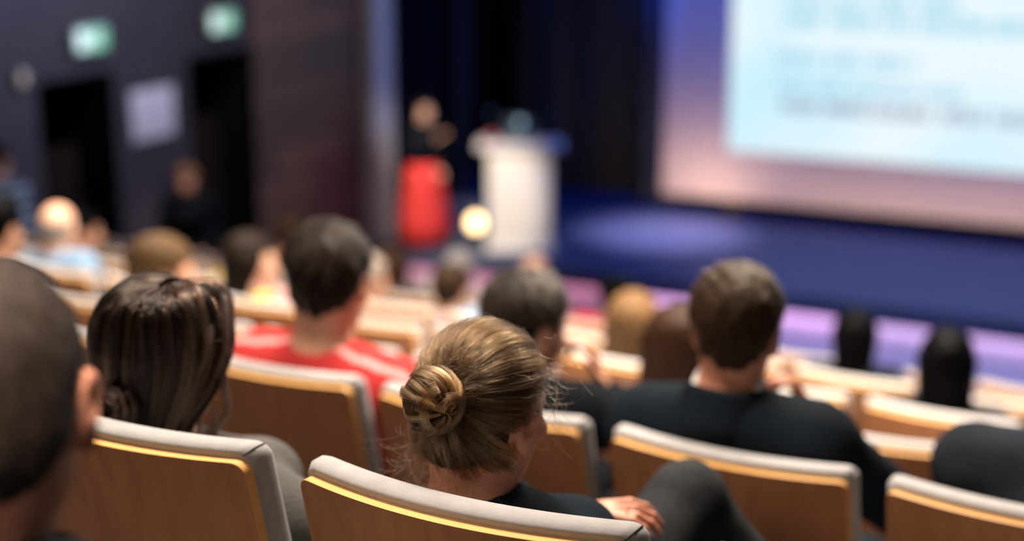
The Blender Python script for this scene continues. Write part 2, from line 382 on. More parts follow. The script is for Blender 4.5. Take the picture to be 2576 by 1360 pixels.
# ------------------------------------------------------------------ projection screen
def build_screen():
    root = empty('projection_screen', (-6.48, 17.0, 0)); zb = 1.11; W = 9.0; Hh = 6.0
    tag(root, 'huge projection screen on the stage showing a pale blue slide with text', 'screen')
    sm = mat('screen_cloth', (.66, .64, .66), .8)
    b = MB(); b.box((0, 0, zb), (W, .03, zb+Hh), 0, .006); b.build('screen_cloth', sm, root)
    b = MB()
    for lo, hi in [((-.0, .035, zb), (.08, .09, zb+Hh)), ((W-.08, .035, zb), (W, .09, zb+Hh)), ((0, .035, zb), (W, .09, zb+.08)), ((0, .035, zb+Hh-.08), (W, .09, zb+Hh))]: b.box(lo, hi)
    for x in (.9, W-.9): b.box((x-.04, .03, .9), (x+.04, .10, zb+.1)); b.box((x-.05, -.25, .9), (x+.05, .40, .94))
    b.build('screen_frame', M['black'], root)
    # the lit slide
    em = bpy.data.materials.new('lit_slide'); em.use_nodes = True; nt = em.node_tree; nt.nodes.remove(nt.nodes['Principled BSDF'])
    e = nt.nodes.new('ShaderNodeEmission'); e.inputs[0].default_value = (.66, .90, 1, 1); e.inputs[1].default_value = 1.0
    tc = nt.nodes.new('ShaderNodeTexCoord'); nz = nt.nodes.new('ShaderNodeTexNoise'); nz.inputs['Scale'].default_value = .5; nz.inputs['Detail'].default_value = 1
    rp = nt.nodes.new('ShaderNodeValToRGB'); rp.color_ramp.elements[0].color = (.82, .95, 1, 1); rp.color_ramp.elements[1].color = (.60, .88, 1, 1)
    rp.color_ramp.elements[0].position = .4; rp.color_ramp.elements[1].position = .62
    nt.links.new(tc.outputs['Object'], nz.inputs['Vector']); nt.links.new(nz.outputs['Fac'], rp.inputs['Fac']); nt.links.new(rp.outputs[0], e.inputs[0])
    nt.links.new(e.outputs[0], nt.nodes['Material Output'].inputs[0])
    b = MB(); b.box((.80, -.012, 1.69), (8.2, -.002, 6.6)); slide = b.build('slide', em, root)
    def txt(name, lines, col, st):
        m = bpy.data.materials.new(name); m.use_nodes = True; nt = m.node_tree; nt.nodes.remove(nt.nodes['Principled BSDF'])
        e = nt.nodes.new('ShaderNodeEmission'); e.inputs[0].default_value = (*col, 1); e.inputs[1].default_value = st
        nt.links.new(e.outputs[0], nt.nodes['Material Output'].inputs[0])
        for x0, x1, zc, hh in lines:
            x = x0
            while x < x1-.05:                              # blurred words: rows of small upright and slanted strokes
                L = min(random.uniform(.28, .75), x1-x); q = x; b = MB()
                while q < x+L-.04:
                    wd = random.uniform(.04, .07); k = random.random(); z0 = zc-hh/2; z1 = zc+hh/2*(1 if k < .35 else .7); y0, y1 = -.0215, -.0145
                    b.box((q, y0, z0), (q+.030, y1, z1))
                    if k < .8: b.box((q, y0, z0), (q+wd, y1, z0+.034))
                    if k > .25: b.box((q, y0, z1-.034), (q+wd, y1, z1))
                    if k > .5: b.box((q+wd-.02, y0, z0), (q+wd, y1, z1))
                    q += wd+.016
                b.box((x, -.0195, zc-hh/2), (q-.016, -.0150, zc-hh/2+.014)); b.build(name, m, slide); x += L+.065
    txt('heading_word', [(1.45, 3.3, 3.44, .15), (1.40, 5.6, 3.235, .17)], (.36, .78, .98), .85)
    txt('blue_word', [(1.34, 2.92, 2.80, .17), (1.36, 3.42, 2.50, .16)], (.44, .79, 1), .85)
    txt('grey_word', [(1.41, 5.4, 2.27, .16)], (.42, .48, .66), .75)
    txt('upper_word', [(1.45, 5.6, 4.1, .17), (1.45, 5.0, 4.5, .17), (1.45, 6.0, 5.0, .2)], (.36, .78, .98), .85)
build_screen()
spot((-7.9, 15.2, 6.8), (-6.85, 17.45, 3.2), 1300, (.02, .14, 1), 20, .9, .2)
# warm floor glow at the foot of the screen and blue wash on its upper border
area((-5.9, 16.15, .97), (-6.2, 17.0, 1.5), 1.0, 10, (1, .58, .34), .1, 150)
area((-2.6, 16.3, .97), (-2.6, 17.0, 1.35), 5.0, 15, (1, .60, .34), .1, 150)
spot((-7.2, 14.8, 7.4), (-6.4, 17.0, 3.6), 420, (.12, .22, 1), 34, .8, .2)

# ------------------------------------------------------------------ chairs
def zlev(z0, z1, rt, rb, n=7, mid=6):
    zs = [z0+rb*(1-math.cos(math.pi/2*i/n)) for i in range(n+1)] if rb else [z0]
    top = [z1-rt*(1-math.sin(math.pi/2*i/n)) for i in range(n+1)]
    a, b = zs[-1], top[0]
    return zs+[a+(b-a)*i/(mid+1) for i in range(1, mid+1)]+top

def hw(z, w, z0, z1, rt, rb):
    if z > z1-rt: return w-rt+math.sqrt(max(rt*rt-(z-(z1-rt))**2, 0))
    if rb and z < z0+rb: return w-rb+math.sqrt(max(rb*rb-(z0+rb-z)**2, 0))
    return w

def slab(w, z0, z1, rt, rb, curve, lean, ztop, layers, y0, nu=18, rimmat=None, crown=0):
    """a curved, leaning slab; layers = [(depth, inset)...] from rear face to front face"""
    zs = zlev(z0, z1, rt, rb); nz = len(zs); V = []; Fc = []; mi = []
    def P(iu, iz, t, ins):
        z = zs[iz]; h = hw(z, w, z0, z1, rt, rb); x = (-1+2*iu/nu)*h
        zz = z; fx = max(1-ins/w, 0); zc = (z0+z1)/2
        x *= fx; zz = zc+(z-zc)*(1-ins/((z1-z0)/2)) 
        y = y0+t+curve*(x/w)**2+(ztop-zz)*lean
        return (x, y, zz)
    grids = {}
    def grid(t, ins):
        b = len(V)
        for iz in range(nz):
            for iu in range(nu+1): V.append(P(iu, iz, t, ins))
        return b
    def loopidx():
        L = [(i, 0) for i in range(nu+1)]+[(nu, j) for j in range(1, nz)]+[(i, nz-1) for i in range(nu-1, -1, -1)]+[(0, j) for j in range(nz-2, 0, -1)]
        return L
    L = loopidx(); prev = None
    for li, (t, ins) in enumerate(layers):
        if li in (0, len(layers)-1):
            b = grid(t, ins); ring = [b+j*(nu+1)+i for i, j in L]
            for iz in range(nz-1):
                for iu in range(nu):
                    a = b+iz*(nu+1)+iu; q = (a, a+1, a+nu+2, a+nu+1)
                    Fc.append(q if li == 0 else q[::-1]); mi.append(0)
        else:
            b = len(V)
            for i, j in L: V.append(P(i, j, t, ins))
            ring = list(range(b, b+len(L)))
        if prev:
            m = len(L)
            for a in range(m):
                c = (a+1) % m; Fc.append((prev[a], ring[a], ring[c], prev[c])); mi.append(rimmat(li) if rimmat else 0)
        prev = ring
    cor = [i for i, (a, c) in enumerate(L) if a == nu and c > nz-8][3]
    return V, Fc, mi, [P(*L[cor], t, ins) for t, ins in layers]

LEAN = .235; SW = CW
def chair_meshes():
    out = {}
    v, f, mi, _ = slab(SW+.002, .36, SEATTOP-.010, .018, .02, .040, LEAN, SEATTOP, [(i*.0024, 0) for i in range(9)], -.0962, rimmat=lambda i: 1+(i % 2))
    me = mesh('back_shell', v, f, True, mi, 30)
    for m in (M['veneer'], M['ply_a'], M['ply_b']): me.materials.append(m)
    out['back_shell'] = me
    lay = [(0, .004), (.003, 0), (.015, -.005), (.034, -.005), (.044, -.001), (.050, .006), (.053, .014), (.054, .05)]
    v, f, mi, seam = slab(SW+.004, .44, SEATTOP+.003, .022, .03, .040, LEAN, SEATTOP, lay, -.0770)
    me = mesh('back_cushion', v, f, True, None, 60); me.materials.append(M['fabric']); out['back_cushion'] = me
    b = MB(); b.tube([Vector(p)*1.0+Vector((.0003, 0, .0003)) for p in seam[:7]], .0010, 6); me = mesh('seam', b.v, b.f); me.materials.append(M['seam']); out['seam'] = me
    b = MB(); b.box((-.235, .15, .385), (.235, .60, .47), 0, .035); me = mesh('seat_cushion', b.v, b.f, True, None, 50); me.materials.append(M['fabric']); out['seat_cushion'] = me
    b = MB(); b.box((-.225, .16, .355), (.225, .58, .386), 0, .008); me = mesh('seat_pan', b.v, b.f, True, None, 50); me.materials.append(M['veneer']); out['seat_pan'] = me
    b = MB(); b.box((.255, .14, .60), (.301, .50, .64), 0, .012); b.box((.262, .22, .0), (.296, .40, .605), 0, .006)
    me = mesh('armrest', b.v, b.f, True, None, 40); me.materials.append(M['black']); out['armrest'] = me
    b = MB(); b.box((-.05, .24, .02), (.05, .36, .36), 0, .01); b.box((-.12, .16, 0), (.12, .46, .025), 0, .008); b.box((-.09, .085, .30), (-.05, .30, .36)); b.box((.05, .085, .30), (.09, .30, .36)); 
    me = mesh('pedestal', b.v, b.f, True, None, 40); me.materials.append(M['dark_metal']); out['pedestal'] = me
    return out
CH = chair_meshes()
CHAIRS = {}
def make_chair(r, k):
    root = empty('auditorium_chair', rowpt(seat_u(r, k), ROWN[r], FLOORZ[r]), ROWROT)
    for n in ('back_shell', 'back_cushion', 'seat_cushion', 'seat_pan', 'armrest', 'pedestal'):
        o = link(n, CH[n], (), root)
        if n == 'back_cushion' and r in (1, 2): link('seam', CH['seam'], (), o)
    CHAIRS[(r, k)] = root
for r, ks in {0: [0], 1: range(-1, 2), 2: range(-1, 5), 3: range(-1, 8), 4: range(-1, 10), 5: range(-2, 11), 6: range(-2, 12), 7: range(6, 13)}.items():
    for k in ks: make_chair(r, k)

# ------------------------------------------------------------------ people
def rot(yaw=0, pitch=0, roll=0):                      # yaw + = turns left, pitch + = looks up, roll + = leans to own right
    return np.array(Matrix.Rotation(R(yaw), 3, 'Z') @ Matrix.Rotation(R(pitch), 3, 'X') @ Matrix.Rotation(R(roll), 3, 'Y'))

def head_prims(S, c, Q, s=1.0, female=False, detail=False, inflate=0):
    def w(*p): return c+Q@(A3(*p)*s)
    e = lambda p, r, k=.02, op='u', Q2=None: S.ell(w(*p), A3(*r)*s+inflate, Q if Q2 is None else Q@Q2, k*s, op)
    e((0, -.012, .035), (.076, .096, .086)); e((0, .025, -.02), (.066, .068, .085), .03)
    j = .9 if female else 1
    e((0, .034, -.068), (.052*j, .055, .045), .03); S.cone(w(0, .074, -.092), w(0, .06, -.085), .020*s*j+inflate, .024*s, .03*s)
    e((0, -.045, -.02), (.062, .06, .06), .03)
    if inflate: return
    S.cone(w(0, .092, .004), w(0, .110, -.036), .007*s, .0125*s, .012*s); e((-.013, .098, -.040), (.008, .010, .007), .008); e((.013, .098, -.040), (.008, .010, .007), .008)
    e((0, .078, .022), (.050, .018, .010), .02)
    for sx in (-1, 1):
        e((sx*.031, .096, .003), (.019, .013, .011), .012, 's'); e((sx*.031, .079, .003), (.0125, .0125, .011), .004)
        e((sx*.042, .070, -.022), (.022, .02, .016), .02)
        Er = rot(-sx*(13 if detail else 22), 0, 0)@rot(0, -10, 0)
        c0 = (sx*(.079 if detail else .081), -.012, -.004)
        if detail:
            e(c0, (.008, .019, .031), .006, 'u', Er); e((sx*.0845, -.010, .0), (.004, .012, .018), .004, 's', Er)
            S.torus(w(sx*.081, -.013, .005), Q@Er@np.array([[0, 0, 1.], [1, 0, 0], [0, 1, 0]]), .0185*s, .0045*s, 1, .004*s)
            e((sx*.078, -.004, -.034), (.007, .009, .010), .008)
        else:
            e(c0, (.008, .020, .033), .008, 'u', Er); e((sx*.088, -.010, .002), (.004, .011, .017), .004, 's', Er)
    e((0, .096, -.060), (.024, .010, .0055), .006); e((0, .094, -.069), (.020, .010, .006), .006)

def face_mats(V, Qd, c, Qr, s):
    C = V[Qd].mean(1); l = ((C-c)@Qr)/s
    mi = np.zeros(len(Qd), np.int32)
    mi[(np.abs(l[:, 0]) < .024) & (np.abs(l[:, 2]+.064) < .0085) & (l[:, 1] > .088)] = 1
    ex = np.abs(l[:, 0])-.031
    mi[((ex/.009)**2+((l[:, 2]-.003)/.006)**2 < 1) & (l[:, 1] > .07)] = 2
    mi[(np.abs(ex) < .019) & (np.abs(l[:, 2]-.0215+.12*np.abs(ex)) < .0035) & (l[:, 1] > .06)] = 2
    return mi

def hand_prims(S, wr, d, nrm_, side, curl=25, s=1.0, spread=7, thumb=35):
    """wr wrist, d finger direction, nrm_ back-of-hand normal, side = +1 right hand, -1 left"""
    d = nrm(d); n = nrm(np.asarray(nrm_)-np.dot(nrm_, d)*d); t = np.cross(d, n)*side       # t points to the thumb side... of a right hand palm down it is the left
    t = -t
    wr = A3(*wr)
    for o in (-.026, -.009, .009, .026): S.cone(wr+d*.012+t*o*.7*s, wr+(d*.088+t*o)*s, .0135*s, .0105*s, .012)
    L = [(.030, .047, .030, .022), (.010, .052, .034, .024), (-.010, .048, .031, .023), (-.028, .037, .024, .020)]
    def turn(v, ax, a): return np.array(Matrix.Rotation(R(a), 3, Vector(ax)) @ Vector(v))
    axis = np.cross(n, d)
    for i, (o, a, b, c) in enumerate(L):
        p = wr+(d*.090+t*o*.95)*s; f = turn(d, n, (1.5-i)*spread*np.sign(np.dot(np.cross(n, d), t))*1.0)
        cu = curl*(1+.12*i)
        for sg, ln in enumerate((a, b, c)):
            f = turn(f, axis, (.45 if sg == 0 else .9)*cu); q = p+f*ln*s; S.cone(p, q, (.0092-.0008*sg)*s, (.0086-.0009*sg)*s, .004); p = q
    th = nrm(d*math.cos(R(thumb))+t*math.sin(R(thumb))-n*.25); p = wr+(d*.02+t*.020)*s
    q = p+th*.042*s; S.cone(p, q, .0145*s, .0115*s, .008); th2 = nrm(th+d*.45); q2 = q+th2*.033*s; S.cone(q, q2, .0108*s, .0095*s, .004); S.cone(q2, q2+nrm(th2+d*.2-n*.2)*.026*s, .0096*s, .0078*s, .004)

def torso_prims(S, J, inf=0, k=.035, fem=False):
    nb, hip, shL, shR = J['nb'], J['hip'], J['shL'], J['shR']; s = J['s']
    up = nrm(nb-hip); x = nrm(shR-shL); y = nrm(np.cross(up, x)); Q = np.stack([x, y, up], 1); L = np.linalg.norm(nb-hip)
    S.ell(hip+up*.03, A3(.165, .115, .12)*s+inf, Q, k)
    S.ell(hip+up*L*.38, A3(.140, .105, .16)*s+inf, Q, k); S.ell(hip+up*L*.68+y*.005, A3(.160, .112, .17)*s+inf, Q, k)
    if fem: S.ell(hip+up*L*.66+y*.09+x*.07, A3(.06, .055, .06)*s+inf, Q, .03); S.ell(hip+up*L*.66+y*.09-x*.07, A3(.06, .055, .06)*s+inf, Q, .03)
    S.cone(shL*.95+nb*.05, shR*.95+nb*.05, .058*s+inf, None, k)
    for sh in (shL, shR): S.cone(nb-up*.01, sh, .055*s+inf, .056*s+inf, .045)
    J['Q'] = Q; J['up'] = up; J['y'] = y

def arm_prims(S, J, inf=0, t0=0., wristcut=1.0):
    s = J['s']
    for q in 'LR':
        sh, el, wr = J['sh'+q], J['el'+q], J['wr'+q]
        S.cone(sh, el, .053*s+inf, .040*s+inf, .03); S.cone(el, el+(wr-el)*wristcut, .040*s+inf, (.040-.012*wristcut)*s+inf, .02)

def leg_prims(S, J, inf=0, end=1.0):
    s = J['s']
    for q in 'LR':
        h, kn, an = J['hip'+q], J['kn'+q], J['an'+q]
        S.cone(h, kn, .088*s+inf, .056*s+inf, .04); m = kn*.65+an*.35
        S.cone(kn, m, .056*s+inf, .053*s+inf, .02); S.cone(m, kn+(an-kn)*end, .053*s+inf, .036*s+inf*(1.3), .02)

def foot_prims(S, J, inf=0):
    for q in 'LR':
        an = J['an'+q]; fd = J['fd'+q]; s = J['s']
        z0 = an[2]
        S.cone(an, an+fd*-.03-A3(0, 0, .035), .036*s+inf, .034*s+inf, .02); S.cone(an+fd*-.02-A3(0, 0, .04), an+fd*.13-A3(0, 0, .055), .036*s+inf, .030*s+inf, .02)

def hair_shell(c, Q, s, style, h=.006):
    S = Sculpt()
    def w(*p): return c+Q@(A3(*p)*s)
    th = {'buzz': .004, 'fringe': .006, 'thin': .003}.get(style, .014 if style == 'short' else .016)
    head_prims(S, c, Q, s, inflate=th)
    if style == 'short':
        S.ell(w(0, -.02, .062), A3(.082, .10, .072)*s, Q, .03)
    if style in ('long', 'longthin', 'bob', 'wavy'):
        wd = {'long': 1.0, 'longthin': .82, 'bob': 1.05, 'wavy': 1.15}[style]; ln = {'long': -.27, 'longthin': -.30, 'bob': -.12, 'wavy': -.25}[style]
        S.ell(w(0, -.02, .045), A3(.086*wd, .106, .088)*s, Q, .03)
        for x, y, r in ((-.06, -.045, .040), (.06, -.045, .040), (0, -.075, .045), (-.075, .005, .026), (.075, .005, .026), (-.035, -.07, .04), (.035, -.07, .04)):
            S.cone(w(x*wd, y, .02), w(x*wd*1.12, y-.012, ln if abs(x) < .07 else ln*.9), r*s, r*s*.72, .03)
    def hl(X, Y, Z):
        l = [((X-c[0])*Q[0, i]+(Y-c[1])*Q[1, i]+(Z-c[2])*Q[2, i])/s for i in range(3)]
        x, y, z = l
        if style in ('long', 'longthin', 'bob', 'wavy'):
            a = (y-.045+.55*np.maximum(-(z-.075), -.2)*0)               # nothing in front of the face below the fringe
            face = np.maximum(y-(.052-.35*np.minimum(np.abs(x)-.03, .05)), .078-z)
            b = np.where(z > .078, y-.10, y-.030+.42*np.clip(.03-z, 0, .10))
            return b*s
        front = .072-np.maximum(0, .05-np.abs(x))*.25
        line = np.where(y > .01, .018+(y-.01)*.95+0*z, np.where(y > -.03, -.005+0*z, .0+(y+.03)*1.0))
        line = np.where(y < -.02, line-(.014 if style == 'thin' else 0), line)
        line = np.where((y > .005) & (y < .03) & (np.abs(x) > .05), -.012, line)
        line = np.minimum(line, front)
        d = line-z
        d = np.maximum(d, .05-np.sqrt((np.abs(x)-.098)**2*.8+(y+.010)**2*2.4+(z+.004)**2*1.6))
        if style == 'fringe': d = np.maximum(d, z-(.045-.0*x)+np.maximum(0, y)*.5)
        return d*s
    if style == 'short':
        def fade(X, Y, Z):
            z = ((X-c[0])*Q[0, 2]+(Y-c[1])*Q[1, 2]+(Z-c[2])*Q[2, 2])/s
            t = np.clip((.045-z)/.09, 0, 1); return .010*s*t*t*(3-2*t)
        S.warp(fade)
    S.cut(hl)
    if style not in ('buzz', 'fringe', 'thin'):
        a = .004*s
        S.warp(lambda X, Y, Z: a*(np.sin(X*95+Z*20)*np.sin(Y*80+X*30)*np.cos(Z*60+Y*20))+a*.5*np.sin(X*190+1)*np.sin(Y*170+Z*40))
    return S.build(h)

def fur(me_V, me_Q, n, ln, down, parent, m, col_mat, rad=.00022, c=None):
    """short strands rooted on a hair mesh"""
    ctr = me_V[me_Q].mean(1); a = me_V[me_Q]
    nm = np.cross(a[:, 2]-a[:, 0], a[:, 3]-a[:, 1]); nm /= np.linalg.norm(nm, axis=1)[:, None]+1e-12
    i = rng.integers(0, len(ctr), n); p = ctr[i]+rng.normal(0, .002, (n, 3)); nn = nm[i]
    crown = c
    t = p-crown; t = t-(t*nn).sum(1)[:, None]*nn; t /= np.linalg.norm(t, axis=1)[:, None]+1e-9
    d = nn*.45+t*.8+rng.normal(0, .16, (n, 3)); d /= np.linalg.norm(d, axis=1)[:, None]
    L = ln*rng.uniform(.6, 1.25, n)
    K = 5; ts = np.linspace(0, 1, K)
    P = p[:, None]-nn[:, None]*.003+d[:, None]*(L[:, None, None]*ts[None, :, None])-nn[:, None]*(.35*L[:, None, None]*(ts**2)[None, :, None])
    return strands('hair_strands', P, np.tile(rad*(1-.6*ts), (n, 1)), col_mat, parent)

def strands(name, P, rad, m, parent):
    n, K, _ = P.shape
    hc = bpy.data.hair_curves.new(name); hc.add_curves([K]*n)
    hc.attributes['position'].data.foreach_set('vector', P.astype(np.float32).ravel())
    at = hc.attributes.get('radius') or hc.attributes.new('radius', 'FLOAT', 'POINT')
    at.data.foreach_set('value', np.asarray(rad, np.float32).ravel())
    hc.materials.append(m)
    o = bpy.data.objects.new(name, hc); COL.objects.link(o); o.parent = parent; o['kind'] = 'stuff'
    return o

def strandmat(name, col, col2, rough=.32):
    m = bpy.data.materials.new(name); m.use_nodes = True; nt = m.node_tree; nt.nodes.remove(nt.nodes['Principled BSDF'])
    h = nt.nodes.new('ShaderNodeBsdfHairPrincipled'); h.parametrization = 'COLOR'; h.inputs['Roughness'].default_value = rough; h.inputs['Radial Roughness'].default_value = .4; h.inputs['IOR'].default_value = 1.45
    hi = nt.nodes.new('ShaderNodeHairInfo'); rp = nt.nodes.new('ShaderNodeValToRGB')
    rp.color_ramp.elements[0].color = (*col, 1); rp.color_ramp.elements[1].color = (*col2, 1)
    nt.links.new(hi.outputs['Random'], rp.inputs['Fac']); nt.links.new(rp.outputs[0], h.inputs['Color']); nt.links.new(h.outputs[0], nt.nodes['Material Output'].inputs[0])
    return m

PEOPLE = {}
def person(r, k, head, label, yaw=0, pitch=-6, roll=0, s=1.0, fem=False, skin='skin', hair='short', hcol='brown', top=None, trousers=None,
           arms=None, vox=.011, sh_w=.185, lean_u=.5, hip=None, legs=None, detail=False, collar=None, jacket=False, stripes=False, fur_n=0, customhair=None, sleeve=1.0, shdrop=.035):
    """seated person; head = (u, dn, z) in the row frame, relative to the seat top line and the row floor"""
    cu = seat_u(r, k); c = A3(head[0]-cu, head[1], head[2]+LIFT); Q = rot(yaw, pitch, roll)
    J = dict(s=s)
    tb = nrm(A3(0, -.45, -1)+.5*(Q@A3(0, 0, -1)))
    J['nb'] = c+tb*.165*s+A3(0, -.005, 0)
    J['nb'][1] = max(J['nb'][1], .118)
    L = .47*s; hx = c[0]*(1-lean_u); hz = .55
    if hip is None:
        dz = J['nb'][2]-hz; hy = J['nb'][1]+math.sqrt(max(L*L-dz*dz-(J['nb'][0]-hx)**2, .05**2)); hy = min(max(hy, .27), .44)
        hip = (hx, hy, hz)
    J['hip'] = A3(*hip)
    up = nrm(J['nb']-J['hip']); x = nrm(A3(1, 0, 0)-up*up[0]); 
    for q, sg in (('L', -1), ('R', 1)):
        J['sh'+q] = J['nb']+x*sg*sh_w*s-up*shdrop*s+A3(0, .01, 0); J['hip'+q] = J['hip']+A3(sg*.09*s, .02, -.0)
        kn = J['hip']+A3(sg*.12, .42*s, -.02); J['kn'+q] = kn; J['an'+q] = A3(kn[0], min(kn[1]+.04, .80), .115); J['fd'+q] = A3(0, 1, 0)
        J['el'+q] = J['sh'+q]+A3(sg*.05, .13, -.27*s); J['wr'+q] = J['hip']+A3(sg*.07, .27, .12)
        J['hd'+q] = nrm(A3(-sg*.35, 1, -.12)); J['hn'+q] = A3(0, .1, 1)
    up_ = lambda d: {a: (tuple(A3(*b)+A3(0, 0, LIFT)) if a[:2] in ('el', 'wr', 'kn') else b) for a, b in d.items()}
    arms = up_(arms) if arms else None; legs = up_(legs) if legs else None
    if arms: J.update({a: (A3(*b) if not np.isscalar(b) else b) for a, b in arms.items()})
    if legs: J.update({a: A3(*b) for a, b in legs.items()})
    finish(J, c, Q, rowpt(cu, ROWN[r], FLOORZ[r]), ROWROT, label, fem, skin, hair, hcol, top, trousers, vox, detail, collar, jacket, stripes, fur_n, customhair, sleeve)
    PEOPLE[(r, k)] = label
    return J

def finish(J, c, Q, loc, rz, label, fem, skin, hair, hcol, top, trousers, vox, detail, collar, jacket, stripes, fur_n, customhair, sleeve, skirt=None):
    s = J['s']; S = Sculpt(); nr = .050 if fem else .058
    torso_prims(S, J, 0, fem=fem); arm_prims(S, J); leg_prims(S, J); foot_prims(S, J)
    S.cone(c+Q@A3(0, -.025, -.05)*s, J['nb']+J['up']*.0, nr*s, (nr+.006)*s, .03)
    head_prims(S, c, Q, s, fem, detail)
    for q, sg in (('L', -1), ('R', 1)): hand_prims(S, J['wr'+q], J['hd'+q], J['hn'+q], sg, J.get('curl'+q, 25), s*(.92 if fem else 1))
    V, F = S.build(vox)
    body = link('person', fastmesh('person', V, F, face_mats(V, F, c, Q, s)), [M[skin], M['lip'], M['eye']], None, loc, rz)
    tag(body, label, 'person')
    # clothes
    if top is not None:
        S = Sculpt(); inf = .020 if jacket else .012
        torso_prims(S, J, inf, fem=fem); arm_prims(S, J, inf, wristcut=.97*sleeve if sleeve >= .5 else .2)
        if jacket:
            pass
        S.cone(J['nb']-J['up']*.02, c, (nr+.004)*s, None, .006, 's')
        S.ell(c+Q@A3(0, 0, 0), (.1, .11, .12), Q, .006, 's') if not jacket else None
        hz = J['hip'][2]-.10*s
        S.cut(lambda X, Y, Z, hz=hz: hz-Z+0*X+0*Y)
        V, F = S.build(vox)
        mi = None; mats = [top]
        if stripes:
            C = V[F].mean(1); shz = (J['shL']+J['shR'])/2; xx = C[:, 0]-shz[0]; d = J['y'][1]
            rel = (C-shz)@J['Q']
            m1 = (rel[:, 1] > -.026) & (rel[:, 1] < -.008) & (rel[:, 2] > .0) & (np.abs(rel[:, 0]) > .05)
            m2 = (rel[:, 2] < .01) & (rel[:, 1] > -.040) & (rel[:, 1] < -.014) & (np.abs(rel[:, 0]) > .2)
            mi = (m1 | m2).astype(np.int32); mats = [top, stripes]
        link('jacket' if jacket else 'shirt', fastmesh('top', V, F, mi), mats, body)
    if collar is not None:
        S = Sculpt(); a = J['nb']-J['up']*.005; ax = nrm(c+Q@A3(0, -.03, -.05)*s-a)
        S.cone(a, a+ax*.088, (nr+.022)*s, (nr+.012)*s, .01); S.cone(a-ax*.05, c, (nr+.003)*s, None, .004, 's')
        # lower at the nape, spread wings at the sides
        S.cut(lambda X, Y, Z: ((X-a[0])*ax[0]+(Y-a[1])*ax[1]+(Z-a[2])*ax[2])-(.055+.75*np.minimum(Y-a[1]+.03, .05)))
        V, F = S.build(min(vox, .006)); link('collar', fastmesh('collar', V, F), [collar], body)
        if jacket:
            S = Sculpt(); S.cone(a-ax*.01, a+ax*.075, (nr+.040)*s, (nr+.026)*s, .01); S.cone(a-ax*.05, c, (nr+.016)*s, None, .004, 's')
            S.cut(lambda X, Y, Z: ((X-a[0])*ax[0]+(Y-a[1])*ax[1]+(Z-a[2])*ax[2])-(.066-1.1*np.maximum(Y-a[1]+.035, 0)))
            V, F = S.build(min(vox, .006)); link('jacket_collar', fastmesh('jacket_collar', V, F), [top], body)
    if trousers is not None:
        S = Sculpt(); leg_prims(S, J, .011, .93)
        S.ell(J['hip']+J['up']*.02, A3(.172, .125, .12)*s, J['Q'], .04)
        V, F = S.build(vox); link('trousers', fastmesh('trousers', V, F), [trousers], body)
    if skirt is not None:
        skirt(body)
    S = Sculpt(); foot_prims(S, J, .010); V, F = S.build(max(vox, .009)); link('shoes', fastmesh('shoes', V, F), [M['black']], body)
    # hair
    if customhair: customhair(body, c, Q, s)
    elif hair and hair != 'bald':
        V, F = hair_shell(c, Q, s, hair, min(vox, .008)); o = link('hair', fastmesh('hair', V, F), [H[hcol]], body)
        if fur_n: fur(V, F, fur_n[0], fur_n[1], None, o, None, fur_n[2], c=c+Q@A3(-.012, -.055, .10)*s)
    return body

navy = cloth('navy_cloth', (.006, .011, .020)); blk = cloth('black_cloth', (.005, .007, .010)); denim = mat('grey_denim', (.034, .036, .039), .95, noise=16, col2=(.012, .014, .017), spec=.1, bump=(300, .5, .003), stretch=(1, 1, 1))
tweed = cloth('grey_tweed', (.13, .125, .12), .6, (260, .9, .006)); teal = cloth('dark_teal_knit', (.010, .018, .026))
redc = cloth('red_cloth', (.48, .042, .042)); white = cloth('white_cloth', (.62, .62, .64), .9); pinkstripe = mat('pale_stripe', (.72, .30, .30), .8)
ltblue = cloth('pale_blue_cloth', (.17, .28, .43), .8); pink = cloth('pink_cloth', (.36, .19, .19), .85); brownc = cloth('brown_cloth', (.06, .035, .025))
suit = cloth('dark_suit_wool', (.007, .011, .016), .8)
fur_dark = strandmat('fine_dark_hair', (.015, .010, .008), (.06, .045, .035)); fur_brown = strandmat('fine_brown_hair', (.025, .014, .008), (.11, .068, .036)); fur_buzz = strandmat('fine_cropped_hair', (.02, .015, .013), (.08, .06, .045), .5)
fur_tan = strandmat('fine_ashy_hair', (.012, .009, .007), (.08, .06, .045))

# ---- hair of the two women in focus
def frame_from(d):
    d = nrm(d); a = nrm(np.cross(d, A3(0, 0, 1) if abs(d[2]) < .9 else A3(1, 0, 0))); return a, np.cross(d, a), d

STR_BLOND = strandmat('golden_brown_hair', (.045, .022, .009), (.19, .10, .038), .26)
STR_BLONDS = [strandmat('umber_lock', (.018, .009, .005), (.065, .034, .015), .28), STR_BLOND, strandmat('honey_lock', (.22, .12, .045), (.48, .28, .115), .22)]
STR_DARKS = [strandmat('black_brown_lock', (.004, .003, .0025), (.012, .007, .005), .3), strandmat('dark_brown_lock', (.010, .006, .004), (.04, .021, .014), .28), strandmat('brown_lock', (.035, .018, .012), (.12, .066, .042), .26)]
STR_DARK = strandmat('espresso_hair', (.014, .008, .006), (.075, .040, .026), .28)

def smooth_noise(n, dim, amp): return rng.normal(0, amp, (n, dim))

